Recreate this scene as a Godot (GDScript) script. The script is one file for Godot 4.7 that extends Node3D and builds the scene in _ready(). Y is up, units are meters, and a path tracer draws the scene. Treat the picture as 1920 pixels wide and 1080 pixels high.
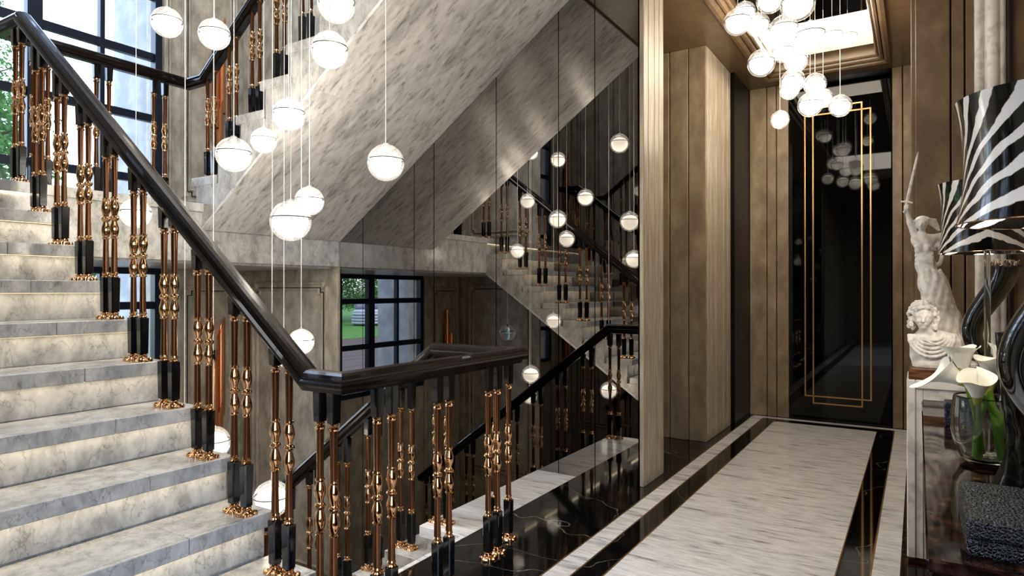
extends Node3D

# ------------------------------------------------------------------ layout (metres, y up)
const RISE := 0.1856
const RUN := 0.2512
const WALL_X := -5.55          # garden wall with the tall windows
const ZM := -3.915             # mirror wall
const ZN := -0.42              # opposite mirror wall
const Z1 := -1.685             # well side of the first flight
const Z2 := -2.65              # well side of the second and of the lower flight
const LAND := 1.856            # half landing
const LAND_X := -4.22          # front of the half landing
const CEIL := 3.28
const HALL_TOP := 6.2
const END_Z := -6.8

var M := {}
var taken := {}
var rng := RandomNumberGenerator.new()


func _ready() -> void:
	rng.seed = 11
	camera_and_sky()
	make_materials()
	build_floor()
	build_hall_shell()
	build_corridor_shell()
	build_stairs()
	build_railings()
	build_mirrors()
	build_stair_pendants()
	build_corridor_pendants()
	build_sconces()
	build_console()
	build_table_things()
	build_garden()


func camera_and_sky() -> void:
	var cam := Camera3D.new()
	cam.name = "camera"
	cam.position = Vector3(0, 1.25, 0)
	cam.rotation = Vector3(deg_to_rad(0.24), atan(761.0 / 1210.0), 0)
	cam.fov = rad_to_deg(2.0 * atan(540.0 / 1210.0))
	cam.near = 0.05
	cam.far = 200.0
	cam.current = true
	add_child(cam)
	var we := WorldEnvironment.new()
	we.name = "environment"
	var env := Environment.new()
	var sky := Sky.new()
	var sm := ProceduralSkyMaterial.new()
	sm.sky_top_color = Color(0.74, 0.85, 1.0)
	sm.sky_horizon_color = Color(0.93, 0.97, 1.0)
	sm.ground_horizon_color = Color(0.8, 0.84, 0.88)
	sm.ground_bottom_color = Color(0.4, 0.42, 0.42)
	sm.sky_energy_multiplier = 2.4
	sm.ground_energy_multiplier = 0.6
	sky.sky_material = sm
	env.background_mode = Environment.BG_SKY
	env.sky = sky
	env.tonemap_mode = Environment.TONE_MAPPER_LINEAR
	env.tonemap_exposure = EXPOSURE
	env.sdfgi_enabled = true
	env.ssao_enabled = true
	env.ssil_enabled = true
	we.environment = env
	add_child(we)
	var sun := DirectionalLight3D.new()
	sun.name = "sun"
	sun.light_color = Color(1.0, 0.95, 0.88)
	sun.light_energy = 1.6
	sun.light_angular_distance = 1.0
	sun.shadow_enabled = true
	sun.rotation = Vector3(deg_to_rad(-52), deg_to_rad(70), 0)
	add_child(sun)
	# the two luminous strips of the corridor coffer and the skylight panel of the stair hall
	area_light(Vector3(-0.72, 3.385, -6.0), Vector2(0.8, 0.74), Vector3(-90, 0, 0), Color(1.0, 0.95, 0.86), COFFER)
	area_light(Vector3(-0.72, 3.385, -1.35), Vector2(0.8, 1.5), Vector3(-90, 0, 0), Color(1.0, 0.97, 0.92), COFFER * 2.1)
	area_light(Vector3(-3.2, 6.15, -2.17), Vector2(2.2, 0.8), Vector3(-90, 0, 0), Color(0.94, 0.97, 1.0), HALLTOP)


const EXPOSURE := 1.0
const COFFER := 1.4
const HALLTOP := 18.0
const GLOBE := 0.20
const STRIP := 0.085


func area_light(at: Vector3, size: Vector2, turn: Vector3, c: Color, e: float) -> AreaLight3D:
	var l := AreaLight3D.new()
	l.name = numbered(self, "area_light")
	l.position = at
	l.rotation_degrees = turn
	l.area_size = size
	l.light_color = c
	l.light_energy = e
	l.shadow_enabled = true
	l.area_range = 30.0
	add_child(l)
	return l


func lamp(parent: Node, at: Vector3, c: Color, e: float, size := 0.04) -> OmniLight3D:
	var l := OmniLight3D.new()
	l.name = "lamp_light"
	l.position = at
	l.light_color = c
	l.light_energy = e
	l.light_size = size
	l.omni_range = 30.0
	l.omni_attenuation = 2.0
	l.shadow_enabled = true
	parent.add_child(l, true)
	return l


# ------------------------------------------------------------------ naming and grouping
func numbered(parent: Node, called: String) -> String:
	var key := str(parent.get_instance_id()) + called
	var n: int = taken.get(key, 0)
	taken[key] = n + 1
	return called if n == 0 else "%s_%03d" % [called, n]


func tag(o: Node, label: String, category := "", group := "") -> Node:
	if label:
		o.set_meta("label", label)
	if category:
		o.set_meta("category", category)
	if group:
		o.set_meta("group", group)
	return o


func thing(called: String, label: String, category: String, at := Vector3.ZERO, turn := 0.0, group := "") -> Node3D:
	var o := Node3D.new()
	o.name = numbered(self, called)
	o.position = at
	o.rotation.y = turn
	add_child(o)
	tag(o, label, category, group)
	return o


func struct(called: String, label := "") -> Node3D:
	var o := Node3D.new()
	o.name = numbered(self, called)
	o.set_meta("kind", "structure")
	add_child(o)
	if label:
		o.set_meta("label", label)
	return o


func sub(parent: Node, called: String, at := Vector3.ZERO, turn := 0.0) -> Node3D:
	var o := Node3D.new()
	o.name = numbered(parent, called)
	o.position = at
	o.rotation.y = turn
	parent.add_child(o)
	return o


func put(parent: Node, called: String, mesh: Mesh, mat: Material, at := Vector3.ZERO, rot := Vector3.ZERO) -> MeshInstance3D:
	var o := MeshInstance3D.new()
	o.name = numbered(parent, called)
	o.mesh = mesh
	o.material_override = mat
	o.position = at
	o.rotation = rot
	parent.add_child(o)
	return o


func slab(parent: Node, called: String, lo: Vector3, hi: Vector3, mat: Material, bev := 0.0) -> MeshInstance3D:
	return put(parent, called, box_mesh(hi - lo, bev), mat, (lo + hi) / 2)


var boxes := {}


func box_mesh(s: Vector3, bev := 0.0) -> Mesh:
	var key := "%.4f %.4f %.4f %.4f" % [s.x, s.y, s.z, bev]
	if not boxes.has(key):
		var b := MB.new()
		b.box(Vector3.ZERO, s, bev)
		boxes[key] = b.commit()
	return boxes[key]


# ------------------------------------------------------------------ mesh builder: faces are given counter-clockwise seen from outside
class MB:
	var v := PackedVector3Array()
	var n := PackedVector3Array()
	var uv := PackedVector2Array()
	var ix := PackedInt32Array()

	func vert(p: Vector3, m: Vector3, t := Vector2.ZERO) -> void:
		v.append(p)
		n.append(m)
		uv.append(t)

	func tri(a: Vector3, b: Vector3, c: Vector3) -> void:
		var m := (b - a).cross(c - a).normalized()
		var i := v.size()
		vert(a, m)
		vert(b, m)
		vert(c, m)
		ix.append_array([i, i + 2, i + 1])

	func quad(a: Vector3, b: Vector3, c: Vector3, d: Vector3, ua := Vector2(0, 0), ub := Vector2(1, 0), uc := Vector2(1, 1), ud := Vector2(0, 1)) -> void:
		var m := (c - a).cross(d - b).normalized()
		var i := v.size()
		vert(a, m, ua)
		vert(b, m, ub)
		vert(c, m, uc)
		vert(d, m, ud)
		ix.append_array([i, i + 2, i + 1, i, i + 3, i + 2])

	func box(c: Vector3, s: Vector3, bev := 0.0, t := Basis.IDENTITY) -> void:
		var h := s / 2
		var k := minf(bev, minf(h.x, minf(h.y, h.z)) * 0.9)
		for sx in [-1, 1]:
			for ax in 3:
				# one main face of each axis and sign
				var e := [Vector3(1, 0, 0), Vector3(0, 1, 0), Vector3(0, 0, 1)]
				var w: Vector3 = e[ax] * sx
				var u: Vector3 = e[(ax + 1) % 3]
				var q: Vector3 = e[(ax + 2) % 3]
				if sx < 0:
					var tmp := u
					u = q
					q = tmp
				var hu: float = absf(u.dot(h)) - k
				var hq: float = absf(q.dot(h)) - k
				var o: Vector3 = w * absf(w.dot(h))
				var du := u * hu
				var dq := q * hq
				quad(c + t * (o - du - dq), c + t * (o + du - dq), c + t * (o + du + dq), c + t * (o - du + dq))
		if k <= 0.0:
			return
		var r := h - Vector3(k, k, k)
		for a in [-1, 1]:
			for b in [-1, 1]:
				edge((c + t * Vector3(-r.x, a * h.y, b * r.z)), (c + t * Vector3(r.x, a * h.y, b * r.z)), (c + t * Vector3(r.x, a * r.y, b * h.z)), (c + t * Vector3(-r.x, a * r.y, b * h.z)), t * Vector3(0, a, b))
				edge((c + t * Vector3(a * h.x, -r.y, b * r.z)), (c + t * Vector3(a * h.x, r.y, b * r.z)), (c + t * Vector3(a * r.x, r.y, b * h.z)), (c + t * Vector3(a * r.x, -r.y, b * h.z)), t * Vector3(a, 0, b))
				edge((c + t * Vector3(a * h.x, b * r.y, -r.z)), (c + t * Vector3(a * h.x, b * r.y, r.z)), (c + t * Vector3(a * r.x, b * h.y, r.z)), (c + t * Vector3(a * r.x, b * h.y, -r.z)), t * Vector3(a, b, 0))
				for d in [-1, 1]:
					var A: Vector3 = (c + t * Vector3(a * h.x, b * r.y, d * r.z))
					var B: Vector3 = (c + t * Vector3(a * r.x, b * h.y, d * r.z))
					var C: Vector3 = (c + t * Vector3(a * r.x, b * r.y, d * h.z))
					if (B - A).cross(C - A).dot(t * Vector3(a, b, d)) < 0:
						tri(A, C, B)
					else:
						tri(A, B, C)

	func edge(a: Vector3, b: Vector3, c: Vector3, d: Vector3, out: Vector3) -> void:
		if (c - a).cross(d - b).dot(out) < 0:
			quad(d, c, b, a)
		else:
			quad(a, b, c, d)

	# rows of points joined into a smooth skin; side > 0 keeps the given order as outward
	func skin(rows: Array, closed := false, flip := false, us := 1.0) -> void:
		var rn := rows.size()
		var cn: int = rows[0].size()
		var base := v.size()
		for i in rn:
			for j in cn + (1 if closed else 0):
				var jj := j % cn
				var jn := (jj + 1) % cn if closed else mini(jj + 1, cn - 1)
				var jp := (jj + cn - 1) % cn if closed else maxi(jj - 1, 0)
				var du: Vector3 = rows[i][jn] - rows[i][jp]
				var dv: Vector3 = rows[mini(i + 1, rn - 1)][jj] - rows[maxi(i - 1, 0)][jj]
				if du.length_squared() < 1e-12:
					var o := 1 if i == 0 else -1
					du = rows[i + o][jn] - rows[i + o][jp]
				var m := du.cross(dv).normalized()
				vert(rows[i][jj], -m if flip else m, Vector2(float(j) / maxi(1, cn - (0 if closed else 1)) * us, 1.0 - float(i) / (rn - 1)))
		var w := cn + (1 if closed else 0)
		for i in rn - 1:
			for j in w - 1:
				var a := base + i * w + j
				if flip:
					ix.append_array([a, a + 1, a + w + 1, a, a + w + 1, a + w])
				else:
					ix.append_array([a, a + w + 1, a + 1, a, a + w, a + w + 1])

	# a profile of (radius, height) turned round y; creases where the profile turns by more than about 35 degrees
	func lathe(prof: Array, seg := 16, at := Vector3.ZERO, flute := 0.0, flutes := 8) -> void:
		var part := [prof[0]]
		for i in range(1, prof.size()):
			part.append(prof[i])
			var last := i == prof.size() - 1
			var sharp := false
			if not last:
				var d1: Vector2 = (prof[i] - prof[i - 1]).normalized()
				var d2: Vector2 = (prof[i + 1] - prof[i]).normalized()
				sharp = d1.dot(d2) < 0.8
			if sharp or last:
				var rows := []
				for q in part:
					var row := PackedVector3Array()
					for j in seg:
						var a := TAU * j / seg
						var r: float = q.x * (1.0 + flute * cos(a * flutes) * clampf((q.x - 0.012) * 80.0, 0.0, 1.0))
						row.append(at + Vector3(r * cos(a), q.y, -r * sin(a)))
					rows.append(row)
				skin(rows, true)
				part = [prof[i]]

	func tube(pts: Array, rads: Array, seg := 10, cap := true) -> void:
		var rows := []
		var up := Vector3(0.13, 0.21, 0.97).normalized()
		for i in pts.size():
			var d: Vector3 = (pts[mini(i + 1, pts.size() - 1)] - pts[maxi(i - 1, 0)]).normalized()
			var s := up.cross(d).normalized()
			up = d.cross(s).normalized()
			var row := PackedVector3Array()
			var r: float = rads[mini(i, rads.size() - 1)]
			for j in seg:
				var a := TAU * j / seg
				row.append(pts[i] + (s * cos(a) + up * sin(a)) * r)
			rows.append(row)
		skin(rows, true)
		if cap:
			for e in [0, pts.size() - 1]:
				for j in seg:
					var a: Vector3 = rows[e][j]
					var b: Vector3 = rows[e][(j + 1) % seg]
					if e == 0:
						tri(pts[e], b, a)
					else:
						tri(pts[e], a, b)

	# closed outline (counter-clockwise in its own x, y) carried along z from z0 to z1
	func prism(outline: PackedVector2Array, z0: float, z1: float) -> void:
		var o := outline
		if not Geometry2D.is_polygon_clockwise(o):
			pass
		else:
			o = outline.duplicate()
			o.reverse()
		var t := Geometry2D.triangulate_polygon(o)
		for k in range(0, t.size(), 3):
			var a := o[t[k]]
			var b := o[t[k + 1]]
			var c := o[t[k + 2]]
			if (b - a).cross(c - a) < 0:
				var x := b
				b = c
				c = x
			tri(Vector3(a.x, a.y, z1), Vector3(b.x, b.y, z1), Vector3(c.x, c.y, z1))
			tri(Vector3(a.x, a.y, z0), Vector3(c.x, c.y, z0), Vector3(b.x, b.y, z0))
		for i in o.size():
			var a := o[i]
			var b := o[(i + 1) % o.size()]
			quad(Vector3(a.x, a.y, z0), Vector3(b.x, b.y, z0), Vector3(b.x, b.y, z1), Vector3(a.x, a.y, z1))

	# profile of (side, up) points, counter-clockwise seen against the path, carried along a path with mitred corners
	func sweep(prof: Array, path: Array, closed := false, upv := Vector3.UP) -> void:
		var np := path.size()
		var rings_a := []
		var rings_b := []
		var count := np if closed else np - 1
		for i in count:
			var a: Vector3 = path[i]
			var b: Vector3 = path[(i + 1) % np]
			var t := (b - a).normalized()
			var s := t.cross(upv).normalized()
			var u := s.cross(t).normalized()
			var ta := t
			var tb := t
			if closed or i > 0:
				ta = (t + (a - path[(i + np - 1) % np]).normalized()).normalized()
			if closed or i < count - 1:
				tb = (t + (path[(i + 2) % np] - b).normalized()).normalized()
			var ra := PackedVector3Array()
			var rb := PackedVector3Array()
			for q in prof:
				var off: Vector3 = s * q.x + u * q.y
				ra.append(a + off - t * (off.dot(ta) / t.dot(ta)))
				rb.append(b + off - t * (off.dot(tb) / t.dot(tb)))
			for j in prof.size():
				var k := (j + 1) % prof.size()
				quad(ra[j], rb[j], rb[k], ra[k])
			rings_a.append(ra)
			rings_b.append(rb)
		if not closed:
			var c0: Vector3 = path[0]
			var c1: Vector3 = path[np - 1]
			for j in prof.size():
				var k := (j + 1) % prof.size()
				tri(c0, rings_a[0][j], rings_a[0][k])
				tri(c1, rings_b[-1][k], rings_b[-1][j])

	func commit() -> ArrayMesh:
		var arr := []
		arr.resize(Mesh.ARRAY_MAX)
		arr[Mesh.ARRAY_VERTEX] = v
		arr[Mesh.ARRAY_NORMAL] = n
		arr[Mesh.ARRAY_TEX_UV] = uv
		arr[Mesh.ARRAY_INDEX] = ix
		var m := ArrayMesh.new()
		m.add_surface_from_arrays(Mesh.PRIMITIVE_TRIANGLES, arr)
		return m

# ------------------------------------------------------------------ materials
func noise_tex(freq: float, stops: Array, kind := FastNoiseLite.TYPE_SIMPLEX_SMOOTH, octaves := 4, seed_ := 1, warp := 0.0, ridged := false, side := 1024, gain := 0.5) -> NoiseTexture2D:
	var f := FastNoiseLite.new()
	f.noise_type = kind
	f.seed = seed_
	f.frequency = freq
	f.fractal_type = FastNoiseLite.FRACTAL_RIDGED if ridged else FastNoiseLite.FRACTAL_FBM
	f.fractal_octaves = octaves
	f.fractal_gain = gain
	if kind == FastNoiseLite.TYPE_CELLULAR:
		f.cellular_return_type = FastNoiseLite.RETURN_DISTANCE2_SUB
		f.fractal_type = FastNoiseLite.FRACTAL_NONE
	if warp > 0.0:
		f.domain_warp_enabled = true
		f.domain_warp_amplitude = warp
		f.domain_warp_frequency = freq * 0.6
	var g := Gradient.new()
	g.offsets = PackedFloat32Array(stops.map(func(s): return s[0]))
	g.colors = PackedColorArray(stops.map(func(s): return s[1]))
	var t := NoiseTexture2D.new()
	t.width = side
	t.height = side
	t.seamless = true
	t.noise = f
	t.color_ramp = g
	return t


func plain(called: String, c: Color, rough := 0.5, metal := 0.0, coat := 0.0) -> StandardMaterial3D:
	var m := StandardMaterial3D.new()
	m.resource_name = called
	m.albedo_color = c
	m.roughness = rough
	m.metallic = metal
	if coat > 0.0:
		m.clearcoat_enabled = true
		m.clearcoat = coat
		m.clearcoat_roughness = 0.05
	M[called] = m
	return m


func stone(called: String, tex: Texture2D, scale: Vector3, rough := 0.3, world := true, detail: Texture2D = null) -> StandardMaterial3D:
	var m := plain(called, Color.WHITE, rough)
	m.albedo_texture = tex
	m.uv1_triplanar = true
	m.uv1_world_triplanar = world
	m.uv1_triplanar_sharpness = 8.0
	m.uv1_scale = scale
	if detail:
		m.detail_enabled = true
		m.detail_albedo = detail
		m.detail_blend_mode = BaseMaterial3D.BLEND_MODE_MUL
	return m


func g(x: float) -> Color:
	return Color(x, x, x)


func make_materials() -> void:
	var cloud := noise_tex(0.009, [[0.18, Color(0.54, 0.535, 0.53)], [0.4, Color(0.62, 0.615, 0.605)], [0.55, Color(0.66, 0.653, 0.642)], [0.85, Color(0.715, 0.707, 0.692)]], FastNoiseLite.TYPE_SIMPLEX_SMOOTH, 7, 3, 40.0, false, 1024, 0.66)
	var lines := noise_tex(0.005, [[0.0, g(1.0)], [0.30, g(1.0)], [0.36, g(0.93)], [0.40, g(1.0)], [0.482, g(0.985)], [0.5, g(0.80)], [0.514, g(0.98)], [0.6, g(1.0)], [1.0, g(1.0)]], FastNoiseLite.TYPE_SIMPLEX_SMOOTH, 5, 8, 35.0, false, 1024, 0.55)
	stone("marble_grey", cloud, Vector3(0.9, 0.55, 0.9), 0.2, true, lines)
	# the sloping undersides: their flecks run along the slope
	var streaky := noise_tex(0.019, [[0.10, Color(0.49, 0.48, 0.475)], [0.26, Color(0.64, 0.63, 0.625)], [0.38, Color(0.745, 0.737, 0.732)], [0.6, Color(0.79, 0.783, 0.778)], [0.9, Color(0.83, 0.823, 0.818)]], FastNoiseLite.TYPE_SIMPLEX_SMOOTH, 6, 21, 35.0, false, 1024, 0.62)
	var broad := noise_tex(0.006, [[0.25, g(0.84)], [0.5, g(0.97)], [0.7, g(1.0)]], FastNoiseLite.TYPE_SIMPLEX_SMOOTH, 6, 23, 40.0, false, 512, 0.7)
	stone("marble_soffit", streaky, Vector3(0.30, 0.9, 1.0), 0.3, false, broad)
	var veins := noise_tex(0.009, [[0.12, Color(0.56, 0.555, 0.555)], [0.28, Color(0.75, 0.745, 0.745)], [0.42, Color(0.835, 0.83, 0.83)], [0.85, Color(0.88, 0.875, 0.875)]], FastNoiseLite.TYPE_SIMPLEX_SMOOTH, 6, 5, 20.0, false, 1024, 0.7)
	var grain := noise_tex(0.03, [[0.2, Color(0.87, 0.862, 0.855)], [0.45, Color(0.95, 0.947, 0.945)], [0.7, g(1.0)]], FastNoiseLite.TYPE_SIMPLEX_SMOOTH, 5, 6, 12.0, false, 1024, 0.7)
	stone("marble_white", veins, Vector3(0.2, 1.0, 1.25), 0.12, true, grain)
	var black := noise_tex(0.0022, [[0.0, Color(0.026, 0.024, 0.024)], [0.47, Color(0.034, 0.032, 0.031)], [0.493, Color(0.06, 0.057, 0.054)], [0.5, Color(0.50, 0.48, 0.46)], [0.507, Color(0.05, 0.047, 0.045)], [0.53, Color(0.034, 0.032, 0.031)], [1.0, Color(0.026, 0.024, 0.024)]], FastNoiseLite.TYPE_SIMPLEX_SMOOTH, 4, 12, 40.0, false, 1024, 0.35)
	stone("marble_black", black, Vector3(0.55, 0.55, 0.55), 0.055).metallic_specular = 0.6
	var brown := noise_tex(0.005, [[0.2, Color(0.475, 0.425, 0.365)], [0.45, Color(0.535, 0.485, 0.42)], [0.65, Color(0.575, 0.525, 0.455)], [0.85, Color(0.63, 0.58, 0.51)]], FastNoiseLite.TYPE_SIMPLEX_SMOOTH, 7, 31, 35.0, false, 1024, 0.6)
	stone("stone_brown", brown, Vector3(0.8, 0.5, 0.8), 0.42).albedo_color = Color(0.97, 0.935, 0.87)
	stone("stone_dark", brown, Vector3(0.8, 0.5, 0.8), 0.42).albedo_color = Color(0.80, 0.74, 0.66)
	var hall := noise_tex(0.006, [[0.2, Color(0.57, 0.535, 0.48)], [0.45, Color(0.66, 0.622, 0.563)], [0.65, Color(0.71, 0.672, 0.612)], [0.85, Color(0.77, 0.732, 0.672)]], FastNoiseLite.TYPE_SIMPLEX_SMOOTH, 7, 37, 35.0, false, 1024, 0.62)
	stone("stone_hall", hall, Vector3(0.8, 0.5, 0.8), 0.45)
	var trav := noise_tex(0.010, [[0.2, Color(0.57, 0.52, 0.45)], [0.5, Color(0.645, 0.595, 0.52)], [0.8, Color(0.71, 0.66, 0.585)]], FastNoiseLite.TYPE_SIMPLEX_SMOOTH, 6, 35, 12.0, false, 1024, 0.6)
	stone("stone_light", trav, Vector3(2.2, 0.25, 2.2), 0.42)
	stone("stone_ceiling", trav, Vector3(0.3, 1.0, 1.8), 0.3).albedo_color = Color(0.57, 0.50, 0.42)
	var emper := noise_tex(0.012, [[0.25, Color(0.035, 0.025, 0.022)], [0.5, Color(0.09, 0.05, 0.042)], [0.62, Color(0.17, 0.085, 0.07)], [0.75, Color(0.20, 0.15, 0.12)], [0.9, Color(0.32, 0.26, 0.21)]], FastNoiseLite.TYPE_SIMPLEX_SMOOTH, 5, 41, 40.0)
	stone("marble_dark", emper, Vector3(1.1, 1.1, 1.1), 0.05).metallic_specular = 0.24
	stone("marble_panel", emper, Vector3(1.1, 1.1, 1.1), 0.2).albedo_color = Color(1.8, 1.75, 1.8)
	var wood := noise_tex(0.03, [[0.25, Color(0.03, 0.018, 0.014)], [0.55, Color(0.065, 0.038, 0.028)], [0.8, Color(0.15, 0.085, 0.06)]], FastNoiseLite.TYPE_SIMPLEX_SMOOTH, 4, 51, 15.0)
	var hr := stone("rail_wood", wood, Vector3(1.6, 3.0, 1.6), 0.34)
	hr.metallic_specular = 0.2
	hr.clearcoat_enabled = true
	hr.clearcoat = 0.45
	hr.clearcoat_roughness = 0.03
	var oak := noise_tex(0.02, [[0.25, Color(0.24, 0.15, 0.09)], [0.55, Color(0.38, 0.25, 0.16)], [0.8, Color(0.50, 0.35, 0.23)]], FastNoiseLite.TYPE_SIMPLEX_SMOOTH, 4, 55, 10.0, false, 512)
	stone("wood_brown", oak, Vector3(0.8, 6.0, 0.8), 0.3)
	stone("deck_wood", oak, Vector3(3.0, 3.0, 0.5), 0.6).albedo_color = Color(0.75, 0.72, 0.72)
	var conc := noise_tex(0.01, [[0.3, Color(0.66, 0.67, 0.68)], [0.7, Color(0.76, 0.77, 0.78)]], FastNoiseLite.TYPE_SIMPLEX_SMOOTH, 5, 61, 0.0, false, 512)
	stone("concrete", conc, Vector3(0.6, 0.6, 0.6), 0.8)
	var lawn := noise_tex(0.03, [[0.3, Color(0.16, 0.34, 0.05)], [0.7, Color(0.30, 0.52, 0.10)]], FastNoiseLite.TYPE_SIMPLEX_SMOOTH, 4, 63, 0.0, false, 512)
	stone("lawn", lawn, Vector3(0.5, 0.5, 0.5), 0.9)
	var white := noise_tex(0.012, [[0.3, Color(0.80, 0.79, 0.78)], [0.5, Color(0.90, 0.895, 0.89)], [0.8, Color(0.93, 0.925, 0.92)]], FastNoiseLite.TYPE_SIMPLEX_SMOOTH, 4, 71, 20.0, false, 512)
	stone("marble_pure", white, Vector3(1.5, 1.5, 1.5), 0.35)
	stone("statue_marble", white, Vector3(3.0, 3.0, 3.0), 0.5)
	plain("gold", Color(0.80, 0.63, 0.46), 0.10, 1.0)
	plain("gold_line", Color(0.78, 0.62, 0.42), 0.3, 1.0)
	plain("copper", Color(0.93, 0.62, 0.43), 0.25, 1.0)
	plain("bronze", Color(0.42, 0.27, 0.165), 0.22, 0.85)
	plain("lacquer", Color(0.045, 0.05, 0.06), 0.12, 0.3, 0.6)
	plain("black_gloss", Color(0.012, 0.011, 0.011), 0.02).metallic_specular = 0.42
	plain("black_satin", Color(0.018, 0.016, 0.015), 0.35).metallic_specular = 0.3
	plain("steel_dark", Color(0.09, 0.125, 0.19), 0.35, 0.3)
	plain("joint", Color(0.05, 0.04, 0.035), 0.9)
	plain("mirror", Color(0.57, 0.558, 0.545), 0.01, 1.0)
	plain("plaster", Color(0.62, 0.60, 0.57), 0.9)
	plain("metal_dark", Color(0.10, 0.10, 0.10), 0.3, 0.8)
	plain("cord_white", Color(0.85, 0.85, 0.83), 0.4)
	plain("lily_white", Color(0.95, 0.95, 0.92), 0.35)
	plain("stem_green", Color(0.30, 0.46, 0.08), 0.4)
	plain("lily_green", Color(0.62, 0.66, 0.30), 0.4)
	plain("spadix", Color(0.92, 0.75, 0.15), 0.6)
	plain("horn_black", Color(0.012, 0.013, 0.016), 0.08, 0.0, 0.8)
	plain("sofa_fabric", Color(0.46, 0.48, 0.53), 0.9)
	plain("sofa_rope", Color(0.68, 0.69, 0.74), 0.8)
	plain("sofa_dark", Color(0.10, 0.10, 0.12), 0.8)
	plain("bark", Color(0.22, 0.17, 0.13), 0.9)
	plain("tan_fibre", Color(0.17, 0.125, 0.085), 0.85)
	var glow := plain("globe_glow", Color(1, 1, 1), 0.5)
	plain("frosted_blue", Color(0.80, 0.93, 1.0), 0.2)
	glow.emission_enabled = true
	glow.emission = Color(1.0, 0.96, 0.88)
	glow.emission_energy_multiplier = 1.5
	var panel := plain("panel_glow", Color(1, 1, 1), 0.5)
	panel.emission_enabled = true
	panel.emission = Color(1.0, 0.93, 0.78)
	panel.emission_energy_multiplier = 0.95
	var led := plain("led_glow", Color(1, 1, 1), 0.5)
	led.emission_enabled = true
	led.emission = Color(1.0, 0.86, 0.60)
	led.emission_energy_multiplier = 2.0
	var gl := plain("globe_glass", Color(1, 1, 1, 0.03), 0.0)
	gl.transparency = BaseMaterial3D.TRANSPARENCY_ALPHA
	var pane := plain("pane_glass", Color(0.95, 1, 1, 0.04), 0.0)
	pane.transparency = BaseMaterial3D.TRANSPARENCY_ALPHA
	var solid := plain("solid_glass", Color(0.97, 1.0, 0.99, 0.0), 0.0)
	solid.refraction_enabled = true
	solid.refraction_scale = 0.05
	solid.transparency = BaseMaterial3D.TRANSPARENCY_ALPHA
	for k in 2:
		var leaf := plain("leaf_%d" % k, Color.WHITE, 0.6)
		leaf.vertex_color_use_as_albedo = true
		leaf.backlight_enabled = true
		leaf.backlight = Color(0.3, 0.45, 0.15)
	# crocodile hide: a cell pattern, also as relief
	var cells := noise_tex(0.035, [[0.0, Color(0.58, 0.61, 0.66)], [0.07, Color(0.20, 0.22, 0.26)], [0.14, Color(0.03, 0.035, 0.045)], [1.0, Color(0.012, 0.014, 0.02)]], FastNoiseLite.TYPE_CELLULAR, 1, 81, 12.0, false, 512)
	var crel := noise_tex(0.035, [[0.0, g(0)], [0.3, g(0.8)], [1.0, g(1)]], FastNoiseLite.TYPE_CELLULAR, 1, 81, 12.0, false, 512)
	for c in [["croc_black", Color(1, 1, 1), Vector3(7.5, 9.0, 4.5)], ["croc_blue", Color(0.75, 0.9, 1.25), Vector3(9, 9, 9)]]:
		var m := stone(c[0], cells, c[2], 0.18)
		m.albedo_color = c[1]
		m.heightmap_enabled = true
		m.heightmap_texture = crel
		m.heightmap_scale = 0.6
	var barkn := noise_tex(0.02, [[0.2, Color(0.02, 0.018, 0.018)], [0.6, Color(0.07, 0.062, 0.058)], [0.85, Color(0.22, 0.20, 0.18)]], FastNoiseLite.TYPE_SIMPLEX_SMOOTH, 5, 91, 40.0, true, 512)
	var br := stone("bronze_bark", barkn, Vector3(6, 2.5, 6), 0.2)
	br.metallic = 0.6
	M["zebra"] = zebra_material()


func zebra_material() -> StandardMaterial3D:
	var w := 1024
	var h := 256
	var im := Image.create(w, h, false, Image.FORMAT_RGB8)
	var f := FastNoiseLite.new()
	f.seed = 4
	f.frequency = 0.008
	for y in h:
		for x in w:
			# fans of stripes spread from points on the bottom hem, a quarter turn from the seams in which they meet
			var s := absf(fposmod(float(x) / w * 2.0 + 0.5, 1.0) - 0.5) * 2.0     # 0 at a fan, 1 at a seam
			var t := 1.0 - float(y) / h
			var bend := s * 0.40 - 0.05 * s * t + 0.02 * sin(t * 5.0)
			var th := atan2(bend + 0.022, t * 0.30 + 0.045)
			var v := sin(th * 34.0 + 1.2 + f.get_noise_2d(x, y * 1.5) * 1.2) - 0.28
			var c := clampf(v * 5.0 + 0.5, 0.0, 1.0)
			im.set_pixel(x, y, Color(0.012, 0.012, 0.014).lerp(Color(0.88, 0.87, 0.86), c))
	var m := plain("zebra", Color.WHITE, 0.12, 0.0, 0.5)
	m.albedo_texture = ImageTexture.create_from_image(im)
	return m

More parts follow.
